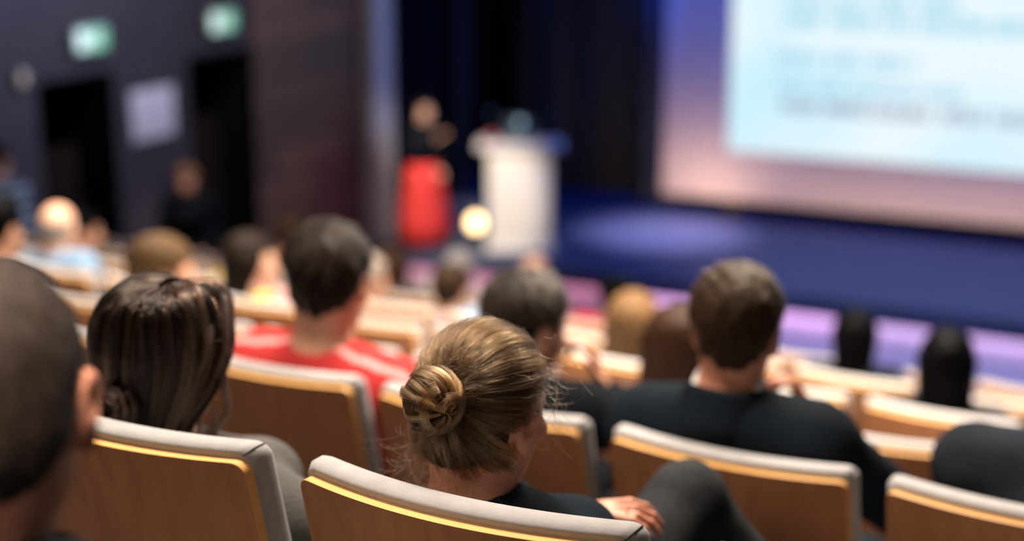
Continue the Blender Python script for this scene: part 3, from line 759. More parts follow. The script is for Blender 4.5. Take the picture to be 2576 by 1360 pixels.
def bun_hair(body, c, Q, s):
    base = H['blond']
    V, F = hair_shell(c, Q, s, 'thin', .006)
    cap = link('hair', fastmesh('hair', V, F), [hairmat('golden_brown_base', (.045, .024, .011))], body)
    C0 = A3(0, -.012, .035); rad = A3(.082, .101, .091)
    bd = nrm(A3(-.012, -.96, .05)); NG = 760; K = 20; ch = 16
    # start directions over the hair-bearing scalp
    dirs = []
    while len(dirs) < NG:
        d = nrm(rng.normal(0, 1, 3)); p = C0+rad*d
        if p[1] > .01 and p[2] < .02+.9*(p[1]-.01): continue
        if -.03 < p[1] < .02 and p[2] < .0: continue
        if p[1] <= -.03 and p[2] < -.085: continue
        if d@bd > .93: continue
        dirs.append(d)
    dirs = np.array(dirs)
    # extra guides along the front and side hairline so that the lengths sweep back in long locks
    P = np.zeros((NG, K, 3)); ts = np.linspace(0, 1, K)
    lift = rng.uniform(.0, .075, NG); side = rng.normal(0, .11, NG)
    for i, d in enumerate(dirs):
        ang = math.acos(np.clip(d@bd, -1, 1)); endang = rng.uniform(.20, .36); ax = nrm(np.cross(d, bd)); q = np.cross(ax, d)
        for j, t in enumerate(ts):
            a = t*(ang-endang); dd = math.cos(a)*d+math.sin(a)*q
            dd = nrm(dd+ax*side[i]*math.sin(math.pi*t)*.55)
            rr = 1.02+lift[i]*math.sin(math.pi*min(t*1.1, 1))+.02*math.sin(t*7+i)
            P[i, j] = C0+rad*dd*rr
        P[i, -1] += bd*.012
    NN = 260; PN = np.zeros((NN, K, 3)); be = C0+rad*bd*1.02
    for i in range(NN):
        st = A3(rng.uniform(-.068, .080), -.076+rng.normal(0, .005), rng.uniform(-.078, -.02)); st[2] += .25*abs(st[0])*(st[2] < -.05)-.012*rng.random()**3; st[1] += max(abs(st[0])-.03, 0)*1.05
        e = be+A3(rng.normal(0, .014), .006, -.016+rng.normal(0, .008)); bow = A3(st[0]*.25, -.020, 0)+rng.normal(0, .003, 3)
        PN[i] = st+(e-st)*ts[:, None]+bow*np.sin(math.pi*ts)[:, None]
    P = np.concatenate([P, PN]); NG += NN
    P = c+(P*s)@Q.T
    allP = [P+0.0]
    for _ in range(ch):
        off = rng.normal(0, 1, (NG, 1, 3)); wdt = (.0024*np.sin(np.pi*np.clip(ts*.8+.25, 0, 1))+.0006)[None, :, None]
        wob = rng.normal(0, .0011, (NG, 1, 3))*np.sin(ts*rng.uniform(5, 11, (NG, 1))+rng.uniform(0, 6, (NG, 1)))[:, :, None]
        allP.append(P+off*wdt+wob)
    tone = np.tile(rng.choice(3, NG, p=[.44, .37, .19]), ch+1); A = np.concatenate(allP)
    for q in range(3): strands('hair_lengths', A[tone == q], np.tile(.00020*(1-.35*ts), ((tone == q).sum(), 1)), STR_BLONDS[q], cap)
    # bun
    bc_ = C0+rad*bd*1.0+bd*.026+A3(.002, 0, .0)
    a1, a2, d0 = frame_from(Q@bd); bc = c+Q@bc_*s
    S = Sculpt(); S.ell(bc, (.040, .040, .032), np.stack([a1, a2, d0], 1)); bv, bf = S.build(.006)
    bun = link('hair_bun', fastmesh('hair_bun', bv, bf), [hairmat('golden_bun_base', (.10, .054, .022))], body)
    K2 = 26; t2 = np.linspace(0, 1, K2); rt = Q@A3(1, 0, 0); dn_ = Q@A3(0, 0, -1)
    pole = nrm(d0*.42+rt*.88+dn_*.18); e1 = nrm(np.cross(pole, d0)); e2 = np.cross(pole, e1)
    def onball(dirs_, rr): return bc+(dirs_-(dirs_@d0)[:, None]*d0*.16)*rr[:, None]
    B = []; tn = []
    for lock in range(46):                                       # lengths sweep from the knot on the right round the ball
        lr = np.random.default_rng(900+lock); ph0 = lr.uniform(0, 6.28); tw = lr.normal(.5, .35); t0 = lr.uniform(.0, .22); t1 = lr.uniform(1.5, 2.5); R0 = .0415+lr.uniform(-.001, .0045); tq = lr.choice(3, p=[.34, .40, .26])
        for g in range(34):
            th = t0+(t1-t0)*t2; ph = ph0+tw*t2+rng.normal(0, .055)+rng.normal(0, .03)*t2
            dd = np.cos(th)[:, None]*pole+np.sin(th)[:, None]*(np.cos(ph)[:, None]*e1+np.sin(ph)[:, None]*e2)
            B.append(onball(dd, R0+rng.normal(0, .0010)+.0018*np.sin(th*2+lock))); tn.append(tq)
    for lock in range(11):                                       # the coil wound about the knot
        lr = np.random.default_rng(700+lock); th0 = lr.uniform(.35, .95); ph0 = lr.uniform(0, 6.28); R0 = .0455+lr.uniform(0, .0035); tw = lr.uniform(1.2, 2.8); sl = lr.normal(0, .28); tq = lr.choice(3, p=[.2, .4, .4])
        for g in range(46):
            ph = ph0+tw*t2; th = th0+sl*np.sin(ph)+rng.normal(0, .08)
            dd = np.cos(th)[:, None]*pole+np.sin(th)[:, None]*(np.cos(ph)[:, None]*e1+np.sin(ph)[:, None]*e2)
            B.append(onball(dd, np.full(K2, R0+rng.normal(0, .0011)))); tn.append(tq)
    BB = np.array(B); tn = np.array(tn)
    for q in range(3): strands('bun_strands', BB[tn == q], np.full(BB[tn == q].shape[:2], .00020), STR_BLONDS[q], bun)
    # loose wisps: nape, temples, crown, bun
    n = 640; K3 = 12; t3 = np.linspace(0, 1, K3); Wp = np.zeros((n, K3, 3)); loc2 = []
    for g in range(n):
        z = rng.random()
        if z < .5:   st = A3(rng.uniform(-.075, .06), -.075+rng.normal(0, .012), -.055+rng.normal(0, .015)); dr = A3(rng.normal(0, .7), -.35+rng.normal(0, .3), -1); ln = rng.uniform(.03, .09)
        elif z < .6: st = A3(.078+rng.normal(0, .006), .03+rng.normal(0, .03), .03+rng.normal(0, .04)); dr = A3(.9, rng.normal(0, .5), -.6+rng.normal(0, .6)); ln = rng.uniform(.03, .085)
        elif z < .72: st = A3(-.078, .0+rng.normal(0, .03), -.03+rng.normal(0, .03)); dr = A3(-.9, rng.normal(0, .5), -.6+rng.normal(0, .6)); ln = rng.uniform(.03, .07)
        else:
            d = nrm(rng.normal(0, 1, 3)*A3(1, 1, .6)+A3(0, -.2, .5)); st = C0+rad*d*1.02; dr = nrm(np.cross(d, rng.normal(0, 1, 3)))+d*rng.uniform(.15, .7); ln = rng.uniform(.02, .055)
        dr = nrm(dr); cv = rng.normal(0, 1, 3); cv = nrm(cv-(cv@dr)*dr); kk = rng.uniform(.6, 3.2); ln *= .8
        Wp[g] = st+dr*(ln*np.sin(kk*t3)/kk)[:, None]+cv*(ln*(1-np.cos(kk*t3))/kk)[:, None]+A3(0, 0, -1)*(.25*ln*t3**2)[:, None]
    Wp = c+(Wp*s)@Q.T
    strands('loose_wisps', Wp, np.tile(.00017*(1-.5*t3), (n, 1)), STR_BLOND, cap)

def dark_hair(body, c, Q, s):
    def w(*p): return c+Q@(A3(*p)*s)
    S = Sculpt(); S.ell(w(0, -.015, .038), A3(.090, .100, .089)*s, Q, .02); S.ell(w(0, -.045, -.04), A3(.074, .066, .08)*s, Q, .04); S.cone(w(-.005, -.055, -.09), w(-.012, -.05, -.20), .060*s, .040*s, .03)
    def cutf(X, Y, Z):
        l = [((X-c[0])*Q[0, i]+(Y-c[1])*Q[1, i]+(Z-c[2])*Q[2, i])/s for i in range(3)]
        return np.where(l[2] > .07, l[1]-.10, l[1]-.030)*s
    S.cut(cutf); V, F = S.build(.007)
    cap = link('hair', fastmesh('hair', V, F), [hairmat('espresso_base', (.016, .009, .007))], body)
    # locks run from the parting down the sides and back, then draw in to the nape
    NL = 110; per = 9; NG = NL*per; K = 22; ch = 12; ts = np.linspace(0, 1, K); P = np.zeros((NG, K, 3)); tl = rng.choice(3, NL, p=[.42, .38, .20])
    for l in range(NL):
        az0 = rng.uniform(-2.25, 2.25); py0 = rng.uniform(-.075, .075); lo0 = rng.uniform(-.19, -.11); lift0 = rng.uniform(0, .011); sk0 = rng.normal(0, .16); st0 = rng.uniform(0, .25) if rng.random() < .45 else 0
        for g in range(per):
            i = l*per+g; az = az0+rng.normal(0, .045); az = np.sign(az0)*max(abs(az), .03); py = py0+rng.normal(0, .006)       # az 0 = back of the head, + = right
            e0 = A3(.022+np.sign(az)*rng.uniform(.002, .006), py if abs(az) > .9 else -.07+rng.normal(0, .012), 0.)
            e0[2] = .040+.099*math.sqrt(max(1-(e0[0]/.1)**2-((e0[1]+.015)/.11)**2, .02))
            dirh = A3(math.sin(az), -math.cos(az), 0); az2 = az+sk0
            side_ = A3(.098*math.sin(az2), -.015-.108*math.cos(az2), .015+rng.normal(0, .004)); az3 = az*.85+sk0*.8
            low = A3(.080*math.sin(az3)-.004, -.035-.080*math.cos(az3), -.055+rng.normal(0, .004))
            end = A3(.050*math.sin(az*.3)-.014+rng.normal(0, .004), -.056-.045*math.cos(az*.3), lo0+rng.normal(0, .008))
            ctrl = np.array([e0, (e0*.45+side_*.55)+A3(0, 0, .052)+dirh*.028, side_, low, end]); tk = np.array([0, .28, .52, .75, 1.])
            tt = st0+(1-st0)*ts
            p = np.stack([np.interp(tt, tk, ctrl[:, d]) for d in range(3)], 1)
            p = np.array([np.convolve(np.pad(p[:, d], 2, mode='edge'), np.ones(5)/5, 'valid') for d in range(3)]).T
            q = (p-A3(0, -.015, .040))/A3(.099, .109, .097); rr = np.linalg.norm(q, axis=1); f = np.where((rr < 1) & (p[:, 2] > .0), 1/np.maximum(rr, .3), 1)
            P[i] = A3(0, -.015, .040)+(p-A3(0, -.015, .040))*f[:, None]*(1+(lift0+rng.uniform(0, .002))*9*np.sin(math.pi*np.clip(ts*1.1, 0, 1))[:, None])
    P = c+(P*s)@Q.T
    allP = [P]
    for _ in range(ch):
        off = rng.normal(0, 1, (NG, 1, 3)); wdt = (.0018*np.clip(ts*3, .3, 1))[None, :, None]
        wob = rng.normal(0, .0008, (NG, 1, 3))*np.sin(ts*rng.uniform(4, 9, (NG, 1))+rng.uniform(0, 6, (NG, 1)))[:, :, None]
        allP.append(P+off*wdt+wob)
    A = np.concatenate(allP); tone = np.tile(np.repeat(tl, per), ch+1)
    for q in range(3): strands('hair_lengths', A[tone == q], np.tile(.00022*(1-.3*ts), ((tone == q).sum(), 1)), STR_DARKS[q], cap)
    # low twisted knot at the nape, left side
    bc = w(-.016, -.124, -.040); a1, a2, d0 = frame_from(Q@A3(-.35, -.9, -.1))
    S = Sculpt(); S.ell(bc, (.036, .030, .026), np.stack([a1, a2, d0], 1)); bv, bf = S.build(.006)
    kn = link('hair_knot', fastmesh('hair_knot', bv, bf), [H['dark']], body)
    n = 900; K2 = 22; t2 = np.linspace(0, 1, K2); B = np.zeros((n, K2, 3))
    for g in range(n):
        lr = np.random.default_rng(300+g % 18); ph = lr.uniform(0, 6.28)+t2*lr.uniform(2.5, 4.5); r0 = lr.uniform(.008, .036)+rng.normal(0, .0012)
        hg = .030*math.sqrt(max(1-(r0/.04)**2, .03))+rng.normal(0, .001); B[g] = bc+a1*(r0*1.1*np.cos(ph))[:, None]+a2*(r0*np.sin(ph))[:, None]+d0*(hg+.004*np.sin(ph*2+lr.uniform(0, 6)))[:, None]
    strands('knot_strands', B, np.full(B.shape[:2], .00021), STR_DARK, kn)
    # wavy loose locks on the right side and at the neck
    n = 420; K3 = 22; t3 = np.linspace(0, 1, K3); L = np.zeros((n, K3, 3))
    for g in range(n):
        lk = g % 9; lr = np.random.default_rng(500+lk)
        if lk < 4:  st = A3(.098+lr.normal(0, .003), -.012+lr.normal(0, .008), -.015); ln = lr.uniform(.14, .18); ph = lr.uniform(-.1, .5); am = .020
        elif lk < 6: st = A3(.075+lr.normal(0, .01), -.03, -.06); ln = lr.uniform(.12, .16); ph = lr.uniform(0, 6); am = .008
        else: st = A3(lr.uniform(-.05, .04), -.085, -.10); ln = lr.uniform(.08, .13); ph = lr.uniform(0, 6); am = .010
        st = st+rng.normal(0, .0022, 3); x = am*np.sin(ph+t3*6.0)*np.clip(t3*3, 0, 1); y = am*.7*np.cos(ph+t3*5.0)
        L[g] = st+np.stack([x-.010*t3*(lk < 4), y-.02*t3, -ln*t3], 1)+rng.normal(0, .0008, 3)*t3[:, None]
    for g in range(60):
        d = nrm(rng.normal(0, 1, 3)*A3(1, 1, .5)+A3(0, -.3, .3)); st = A3(0, -.015, .040)+A3(.103, .112, .10)*d; dr = nrm(np.cross(d, rng.normal(0, 1, 3)))+d*rng.uniform(.1, .4)
        L[g*7] = st+dr*(rng.uniform(.03, .06)*t3)[:, None]-A3(0, 0, .02)*(t3**2)[:, None]
    L = c+(L*s)@Q.T; strands('loose_locks', L, np.tile(.00021*(1-.3*t3), (n, 1)), STR_DARK, cap)

# ---- the audience
# foreground man
person(0, 0, (-.988, .31,  (CAM_Z-.435-FLOORZ[0]-LIFT)), 'man at the left front edge, close cropped dark hair, seen out of focus from behind', yaw=38, pitch=-4, s=1.04, skin='skin_red', hair='buzz', hcol='stubble',
       top=blk, trousers=navy, vox=.006, detail=True, fur_n=(9000, .008, fur_buzz), legs=dict(knL=(-.12, .62, .40), knR=(.12, .62, .40), anL=(-.12, .66, .115), anR=(.12, .66, .115)), arms=dict(wrL=(-.16, .34, .66), wrR=(.16, .34, .66)))
person(1, 1, (-1.615, .165, .978), 'person with dark brown hair in a low knot, left chair of the nearest row', yaw=16, pitch=-4, fem=True, skin='skin_pale', s=1.0, top=tweed, trousers=denim, vox=.0075, customhair=dark_hair, shdrop=.135, sh_w=.155,
       arms=dict(elR=(.275, .29, .70), wrR=(.04, .40, .60), wrL=(-.06, .36, .60), hdR=(-.3, 1, -.1)))
person(1, 0, (-1.035, .165, .99), 'person with golden brown hair in a bun, in the sharp chair at the bottom centre', yaw=-4, pitch=-8, roll=4, fem=True, skin='skin_red', s=1.0, top=teal, trousers=denim, vox=.006, detail=True, customhair=bun_hair, shdrop=.145, sh_w=.15, lean_u=.5,
       hip=(.0, .36, .58), arms=dict(elL=(-.205, .36, .79), wrL=(-.06, .50, .60), hdL=(.9, .5, .0), hnL=(0, -.2, 1), elR=(.22, .27, .61), wrR=(-.10, .43, .725), hdR=(.80, .55, .12), hnR=(-.3, -.25, 1), curlR=22),
       legs=dict(knR=(.06, .74, .46), anR=(.08, .80, .115), knL=(.005, .72, .672), anL=(.20, .86, .42), fdL=(.3, .9, -.2), hipL=(-.07, .38, .60)))
person(2, 2, (-2.07, .165, 1.10), 'man with short dark hair in a red jacket with pale shoulder stripes', yaw=18, pitch=-6, s=1.1, skin='skin', hair='short', hcol='dark', shdrop=.058, top=redc, stripes=pinkstripe, trousers=navy, vox=.008, fur_n=(7000, .016, fur_dark), detail=True)
person(2, 1, (-1.655, .36, 1.0), 'man with swept dark hair leaning on his right elbow, hand at his face', yaw=-18, pitch=-8, roll=4, s=1.02, hair='short', hcol='ash', top=blk, trousers=blk, vox=.008, lean_u=.45, fur_n=(7000, .022, fur_tan),
       arms=dict(elR=(.235, .36, .80), wrR=(.06, .47, .83), hdR=(-.35, -.05, 1), hnR=(.8, .5, .1), curlR=45, elL=(-.27, .30, .62), wrL=(-.17, .50, .47)))
person(2, 0, (-1.075, .2, 1.12), 'man with short brown hair in a dark suit jacket and white shirt collar', yaw=11, pitch=-4, s=1.04, skin='skin_red', hair='short', hcol='brown', top=suit, collar=white, jacket=True, trousers=suit, vox=.008, sh_w=.180, shdrop=.05, fur_n=(7000, .016, fur_brown), detail=True,
       arms=dict(elR=(.27, .36, .72), wrR=(.025, .42, .845), hdR=(-.3, -.15, 1), hnR=(.8, .6, .1), curlR=50, elL=(-.26, .28, .62), wrL=(-.03, .46, .52)))
person(2, -1, (-.40, .46, 1.03), 'person in a ribbed dark jacket bending forward at the right edge of the picture', yaw=-20, pitch=-30, hair='short', hcol='dark', top=cloth('ribbed_dark_knit', (.022, .026, .036), .55, (160, 1, .006)), jacket=True, trousers=blk, vox=.009, sh_w=.21, lean_u=.3, hip=(.02, .26, .57))
person(3, 1, (-1.64, .2, 1.02), 'person with chestnut bobbed hair beside the suited man', yaw=12, fem=True, hair='bob', hcol='chestnut', top=brownc, trousers=blk)
person(3, 5, (-3.56, .2, 1.0), 'person with short brown hair turning to the right, behind the dark-haired sitter', yaw=-38, s=1.05, skin='skin', hair='short', hcol='lightbrown', top=navy, trousers=navy)
person(3, 6, (-4.35, .2, 1.07), 'person with greying dark hair half cut off by the left edge of the picture', yaw=14, hair='short', hcol='black', top=blk, trousers=blk)
person(4, 2, (-2.27, .2, 1.005), 'person with dark blond shoulder-length hair below the stage front', yaw=14, fem=True, hair='bob', hcol='blond', top=blk, trousers=navy)
person(4, 0, (-1.125, .2, 1.03), 'person with straight black hair below the projection screen, nearer of two', yaw=16, fem=True, hair='longthin', hcol='black', top=blk, trousers=blk)
person(4, 5, (-4.04, .2, 1.03), 'person with long dark hair in a pink top, seen in profile facing right', yaw=-42, fem=True, skin='skin_pale', hair='wavy', hcol='dark', top=pink, trousers=navy)
person(4, 7, (-5.144, .2, 1.06), 'bald man in a pale blue shirt at the left', yaw=20, s=.94, skin='skin_pale', hair='fringe', hcol='grey', top=ltblue, trousers=navy)
person(5, 1, (-1.744, .2, 1.045), 'person with long black hair below the projection screen, farther of two', yaw=16, fem=True, hair='longthin', hcol='black', top=blk, trousers=blk, s=.95)
person(5, 5, (-4.19, .2, .975), 'grey-haired person in black facing right beyond the red jacket', yaw=-38, hair='short', hcol='grey', top=blk, trousers=blk, s=1.05)
person(5, 4, (-3.70, .2, .99), 'person with brown hair in a pale blue shirt in front of the lectern', yaw=12, hair='short', hcol='brown', top=ltblue, trousers=navy)
person(5, 9, (-6.059, .2, 1.011), 'person with dark hair and face turned right next to the bald man', yaw=-30, hair='short', hcol='black', top=blk, trousers=blk)
person(6, 4, (-3.331, .2, 1.03), 'dark-haired person just beyond the dark blond sitter', yaw=15, hair='short', hcol='black', top=redc, trousers=blk)
person(6, 6, (-4.74, .2, 1.01), 'person with long brown hair between the grey-haired and the pale blue sitter', yaw=10, fem=True, hair='long', hcol='chestnut', top=brownc, trousers=blk)
person(6, 8, (-5.436, .2, 1.13), 'brown-haired head showing just left of the red-jacketed man', yaw=12, hair='short', hcol='brown', top=blk, trousers=blk)
person(7, 6, (-4.385, .2, 1.071), 'bald-headed person in the farthest row beneath the stage', yaw=10, skin='skin_pale', hair='fringe', hcol='grey', top=pink, trousers=blk)
person(7, 7, (-4.93, .2, 1.028), 'white-haired person in the farthest row near the lectern', yaw=10, skin='skin_pale', hair='short', hcol='white', top=white, trousers=blk)

# ------------------------------------------------------------------ standing people
def stand(loc, rz, label, height, arms, skin, hair, hcol, top, trousers, skirt=None, yaw=0, pitch=0, vox=.011, fem=True):
    s = height/1.70; J = dict(s=s); c = A3(0, .02, 1.58)*s; Q = rot(yaw, pitch)
    J['nb'] = A3(0, -.01, 1.425)*s; J['hip'] = A3(0, 0, .95)*s
    for q, sg in (('L', -1), ('R', 1)):
        J['sh'+q] = A3(sg*.165, -.01, 1.385)*s; J['hip'+q] = A3(sg*.085, 0, .91)*s; J['kn'+q] = A3(sg*.09, .02, .50)*s; J['an'+q] = A3(sg*.10, -.01, .105)*s; J['an'+q][2] = .10
        J['fd'+q] = A3(sg*.15, 1, 0); J['el'+q] = A3(sg*.23, -.02, 1.12)*s; J['wr'+q] = A3(sg*.22, .06, .88)*s; J['hd'+q] = A3(0, .1, -1); J['hn'+q] = A3(sg, 0, 0)
    for a, b in arms.items(): J[a] = A3(*b)*(s if a[:2] in ('el', 'wr') else 1)
    return finish(J, c, Q, loc, rz, label, fem, skin, hair, hcol, top, trousers, vox, False, None, False, False, 0, None, 1.0, skirt)

redsk = mat('red_skirt_cloth', (.66, .035, .03), .75, noise=6, col2=(.58, .03, .026), stretch=(5, 5, .5))
def long_skirt(body):
    n = 48; v = []; f = []; prof = [(.93, .165, .135), (.88, .19, .155), (.80, .205, .17), (.6, .245, .21), (.3, .275, .24), (.06, .30, .265)]
    for z, a, b in prof:
        for i in range(n):
            t = 2*math.pi*i/n; fd = 1+.05*math.sin(t*9)*(1.02-z)
            v.append((a*math.cos(t)*fd, b*math.sin(t)*fd, z*.97))
    for j in range(len(prof)-1):
        for i in range(n): f.append((j*n+i, (j+1)*n+i, (j+1)*n+(i+1) % n, j*n+(i+1) % n))
    o = link('skirt', mesh('skirt', v, f), [redsk], body); sm = o.modifiers.new('thick', 'SOLIDIFY'); sm.thickness = .006
stand((-8.12, 14.16, .9), R(-108), 'woman in a black top and long red skirt speaking on the stage', 1.57,
      dict(elR=(.24, .08, 1.14), wrR=(.10, .33, 1.29), hdR=(-.2, .6, .7), hnR=(.3, -.4, .8), elL=(-.24, .02, 1.12), wrL=(-.12, .15, .90), hdL=(.4, .7, -.3), hnL=(-.4, .2, .8)),
      'skin_pale', 'long', 'dark', blk, None, long_skirt, 0, -4)
stand((-8.25, 10.35, .70), R(-150), 'woman in black with long fair hair standing by the side wall between the doors', 1.68,
      dict(elL=(-.24, -.02, 1.12), wrL=(-.16, .22, 1.0), hdL=(.4, .8, .1), hnL=(-.2, -.2, 1)), 'skin', 'long', 'blond', blk, blk, None, 0, -8)
def standing_left():
    u, n = -5.5, 4.82; p = rowpt(-7.8, 7.1, FLOORZ[6])
    st = bpy.data.materials.new('blue_striped_cloth'); st.use_nodes = True; nt = st.node_tree; b = nt.nodes['Principled BSDF']; b.inputs['Roughness'].default_value = .85
    tc = nt.nodes.new('ShaderNodeTexCoord'); wv = nt.nodes.new('ShaderNodeTexWave'); wv.bands_direction = 'Z'; wv.inputs['Scale'].default_value = 4.2; wv.inputs['Distortion'].default_value = .4
    rp = nt.nodes.new('ShaderNodeValToRGB'); rp.color_ramp.elements[0].color = (.04, .06, .15, 1); rp.color_ramp.elements[1].color = (.34, .48, .75, 1); rp.color_ramp.elements[0].position = .45; rp.color_ramp.elements[1].position = .85
    nt.links.new(tc.outputs['Object'], wv.inputs['Vector']); nt.links.new(wv.outputs['Fac'], rp.inputs[0]); nt.links.new(rp.outputs[0], b.inputs['Base Color'])
    stand(p, R(10), 'person in a blue striped top standing at the left edge beyond the seats', 1.58, {}, 'skin', 'short', 'dark', st, blk, None, 0, 0, .012, False)
standing_left()

# ------------------------------------------------------------------ lectern and the things on and near it
def build_lectern():
    root = empty('lectern', (-7.16, 14.55, .9), R(25)); tag(root, 'tall white lectern with a wide top on the stage', 'lectern')
    wm = mat('white_laminate', (.80, .78, .76), .5); sd = mat('blue_grey_side', (.16, .20, .30), .5)
    b = MB(); b.box((-.33, -.18, .05), (.33, -.15, 1.09), 0, .006); b.build('front_panel', wm, root)
    for x in (-.33, .30): b = MB(); b.box((x, -.149, .05), (x+.03, .22, 1.09), 0, .004); b.build('side_panel', sd, root)
    b = MB(); b.box((-.36, -.20, 0), (.36, .25, .05), 0, .008); b.build('plinth', wm, root)
    b = MB(); b.box((-.45, -.24, 1.09), (.45, .30, 1.135), 0, .012); b.build('top', wm, root)
    b = MB(); b.box((-.29, -.148, .60), (.29, .22, .62)); b.build('shelf', sd, root)
    zt = CAM_Z
    Mx = root.matrix_basis.copy() if False else Matrix.Translation((-7.16, 14.55, .9)) @ Matrix.Rotation(R(25), 4, 'Z')
    lap = empty('laptop', Mx @ Vector((0, .02, 1.136)), R(25)); tag(lap, 'dark open laptop on the lectern top', 'laptop')
    b = MB(); b.box((-.16, -.02, 0), (.16, .20, .016), 0, .005); b.build('keyboard_base', M['dark_metal'], lap)
    b = MB(); b.box((-.16, -.03, .012), (.16, -.02, .275), 0, .004); b.build('lid', mat('laptop_lid', (.09, .13, .17), .35, .5), lap)
    b = MB(); b.lathe([(.036, 0), (.036, .003), (.03, .004)], 20, 0, Matrix.Translation((0, -.0305, .215)) @ Matrix.Rotation(R(90), 4, 'X')); b.build('badge', mat('badge_glint', (.5, .62, .68), .3, emis=((.35, .65, .8), .9)), lap)  # badge made to glow as a bluish glint above the lectern
    def mic(x, lean, label):
        r = empty('gooseneck_microphone', Mx @ Vector((x, .18, 1.136)), R(25)); tag(r, label, 'microphone', 'lectern microphones')
        b = MB(); b.lathe([(.04, 0), (.04, .015), (.015, .03)], 16); b.build('base', M['black'], r)
        pts = [(lean*t*t*.12, -.10*t*t, .03+.26*t) for t in [i/10 for i in range(11)]]
        b = MB(); b.tube(pts, .005); b.build('gooseneck', M['dark_metal'], r)
        p = Vector(pts[-1]); b = MB(); b.lathe([(.008, -.03), (.02, -.02), (.024, 0), (.02, .03), (.008, .04)], 16, 0, Matrix.Translation(p) @ Matrix.Rotation(R(30), 4, 'X')); b.build('windscreen', mat('blue_foam', (.06, .13, .24), .8), r)
    mic(-.26, -.4, 'left gooseneck microphone on the lectern'); mic(.30, .5, 'right gooseneck microphone on the lectern')
    bt = empty('drinking_glass', Mx @ Vector((-.30, -.06, 1.136))); tag(bt, 'small reddish drink glass on the left of the lectern top', 'glass')
    b = MB(); b.lathe([(.030, 0), (.034, .01), (.038, .11), (.036, .112), (.032, .02), (.001, .015)], 20); b.build('glass_body', mat('red_drink_glass', (.45, .10, .14), .15), bt)
    pp = tag(MB().box((-.13, -.10, 0), (.10, .08, .05), 0, .004).build('paper_stack', white, None, Mx @ Vector((.28, -.08, 1.136)), R(25)), 'white stack of papers on the right of the lectern top', 'papers')
    # warm floor lamp beside the lectern
    lp = empty('stage_lamp', (-7.66, 14.50, .9), R(20)); tag(lp, 'glowing warm floor lamp between the speaker and the lectern', 'lamp')
    b = MB(); b.box((-.14, -.10, 0), (.14, .10, .03), 0, .008); b.tube([(-.13, 0, .03), (-.13, 0, .26)], .012); b.tube([(.13, 0, .03), (.13, 0, .26)], .012); b.build('yoke', M['dark_metal'], lp)
    b = MB(); b.lathe([(.06, .12), (.09, .10), (.105, 0), (.11, -.06), (.10, -.062)], 24, 0, Matrix.Translation((0, 0, .27)) @ Matrix.Rotation(R(75), 4, 'X') @ Matrix.Rotation(R(180), 4, 'X')); b.build('housing', M['black'], lp)
    b = MB(); b.lathe([(.001, .020), (.05, .016), (.096, 0), (.096, -.004)], 24, 0, Matrix.Translation((0, -.062, .255)) @ Matrix.Rotation(R(75), 4, 'X')); b.build('lens', mat('lit_lens', (1, .8, .5), .4, emis=((1, .64, .30), 5.5)), lp)
build_lectern()

# ------------------------------------------------------------------ things on the side wall
def exit_sign(y, label):
    r = empty('exit_sign', (XW+.012, y, 3.495)); tag(r, label, 'sign', 'exit signs')
    r.rotation_euler = (0, 0, 0)
    g = mat('green_sign', (.02, .3, .14), .5, emis=((.22, .58, .40), .6)); wh = mat('white_sign', (.8, .85, .8), .5, emis=((.75, .95, .85), .75)); hs = mat('sign_housing', (.35, .30, .26), .5)
    b = MB(); b.box((-.01, -.20, -.105), (.05, .20, .105), 0, .006); b.build('housing', hs, r)
    b = MB(); b.box((.048, -.185, -.09), (.053, .185, .09)); f = b.build('face', g, r)
    b = MB(); x0, x1 = .0525, .0565
    b.box((x0, -.17, -.08), (x1, -.06, .08))                                   # doorway
    b.box((x0, .045, .045), (x1, .075, .075))                                  # running figure
    for p in [((.06, .04), (.045, -.015)), ((.045, -.015), (.085, -.045)), ((.085, -.045), (.11, -.04)), ((.045, -.015), (.015, -.04)), ((.015, -.04), (.02, -.075)), ((.06, .035), (.10, .01)), ((.06, .035), (.02, .02)), ((.02, .02), (.0, -.005)), ((-.04, 0), (.0, .0)), ((-.045, 0), (-.02, .025)), ((-.045, 0), (-.02, -.025))]:
        (a0, c0), (a1, c1) = p; b.tube([((x0+x1)/2, a0, c0), ((x0+x1)/2, a1, c1)], .009, 6)
    b.build('pictogram', wh, f)
exit_sign(9.78, 'green and white exit sign above the left doorway'); exit_sign(11.53, 'green and white exit sign above the right doorway')
b = MB(); b.box((.002, -.28, -.215), (.014, .28, .215), 0, .003); nb_ = b.build('wall_notice', mat('white_notice', (.88, .85, .86), .7), None, (XW, 10.55, 2.785)); tag(nb_, 'blank-looking white notice on the wall between the two doorways', 'notice')
r_ = empty('wall_lamp', (XW, 8.99, 3.27)); tag(r_, 'small beige wall lamp at the upper left', 'lamp')
b = MB(); b.box((.002, -.05, -.07), (.02, .05, .07), 0, .005); b.build('back_plate', M['dark_metal'], r_)
b = MB(); b.lathe([(.012, -.06), (.026, -.045), (.030, .03), (.016, .055)], 16, 0, Matrix.Translation((.05, 0, 0))); b.build('lamp_shade', mat('warm_shade', (.7, .6, .5), .6, emis=((.9, .72, .55), .22)), r_)
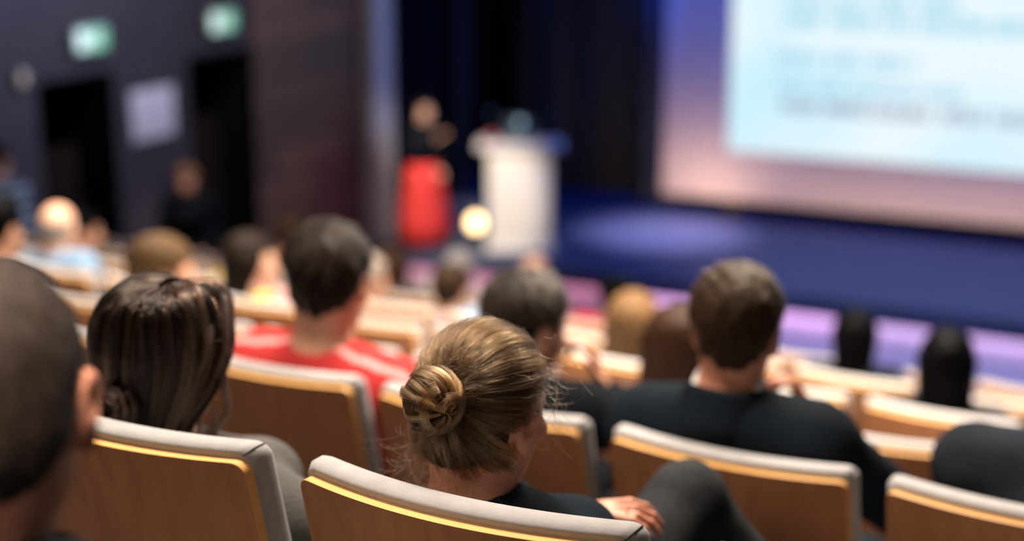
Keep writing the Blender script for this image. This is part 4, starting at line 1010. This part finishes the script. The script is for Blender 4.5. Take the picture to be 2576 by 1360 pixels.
# yellow slips hung over two seat backs
def slip(r, u, label):
    v = []; f = []; me = None; b = MB()
    b.box((-.035, -.045, 1.066), (.035, .052, 1.071), 0, .002); b.box((-.035, -.050, 1.01), (.035, -.045, 1.071), 0, .002)
    o = b.build('reserved_slip', mat('yellow_card', (.34, .26, .015), .8), None, rowpt(u, ROWN[r], FLOORZ[r]), ROWROT); tag(o, label, 'paper slip', 'yellow slips on the seat backs')
slip(5, -4.92, 'larger yellow slip over a seat back left of the person in pink'); slip(4, -3.83, 'yellow slip over the seat back behind the person in pink')

# ------------------------------------------------------------------ chair labels
ROWNAME = ['hidden row at the camera', 'nearest row', 'second row', 'third row', 'fourth row', 'fifth row', 'sixth row', 'farthest row']
SHORT = {(0, 0): 'the close-cropped man', (1, 1): 'the dark-haired sitter with the low knot', (1, 0): 'the golden-haired sitter with the bun', (2, 2): 'the man in the red jacket', (2, 1): 'the man leaning on his elbow', (2, 0): 'the man in the dark suit', (2, -1): 'the bending ribbed-jacket sitter',
         (3, 1): 'the chestnut-bobbed sitter', (3, 5): 'the brown-haired sitter turned right', (3, 6): 'the half-cropped sitter', (4, 2): 'the dark blond sitter', (4, 0): 'the nearer black-haired sitter', (4, 5): 'the long-haired sitter in pink', (4, 7): 'the bald man in pale blue',
         (5, 1): 'the farther black-haired sitter', (5, 5): 'the grey-haired sitter in black', (5, 4): 'the brown-haired sitter in pale blue', (5, 9): 'the dark-haired sitter beside the bald man', (6, 4): 'the dark-haired sitter beyond the blond', (6, 6): 'the long brown-haired sitter', (6, 8): 'the brown head beside the red jacket', (7, 6): 'the bald sitter at the front', (7, 7): 'the white-haired sitter'}
NUM = ['', 'one seat', 'two seats', 'three seats', 'four seats', 'five seats', 'six seats', 'seven seats']
for (r, k), o in CHAIRS.items():
    if (r, k) in SHORT: lab = 'grey and plywood chair seating '+SHORT[(r, k)]
    else:
        kk = min((q for q in SHORT if q[0] == r), key=lambda q: abs(q[1]-k)); d = k-kk[1]
        lab = 'empty grey chair %s %s of %s' % (NUM[abs(d)], 'left' if d > 0 else 'right', SHORT[kk])
    tag(o, lab, 'chair', 'auditorium chairs')
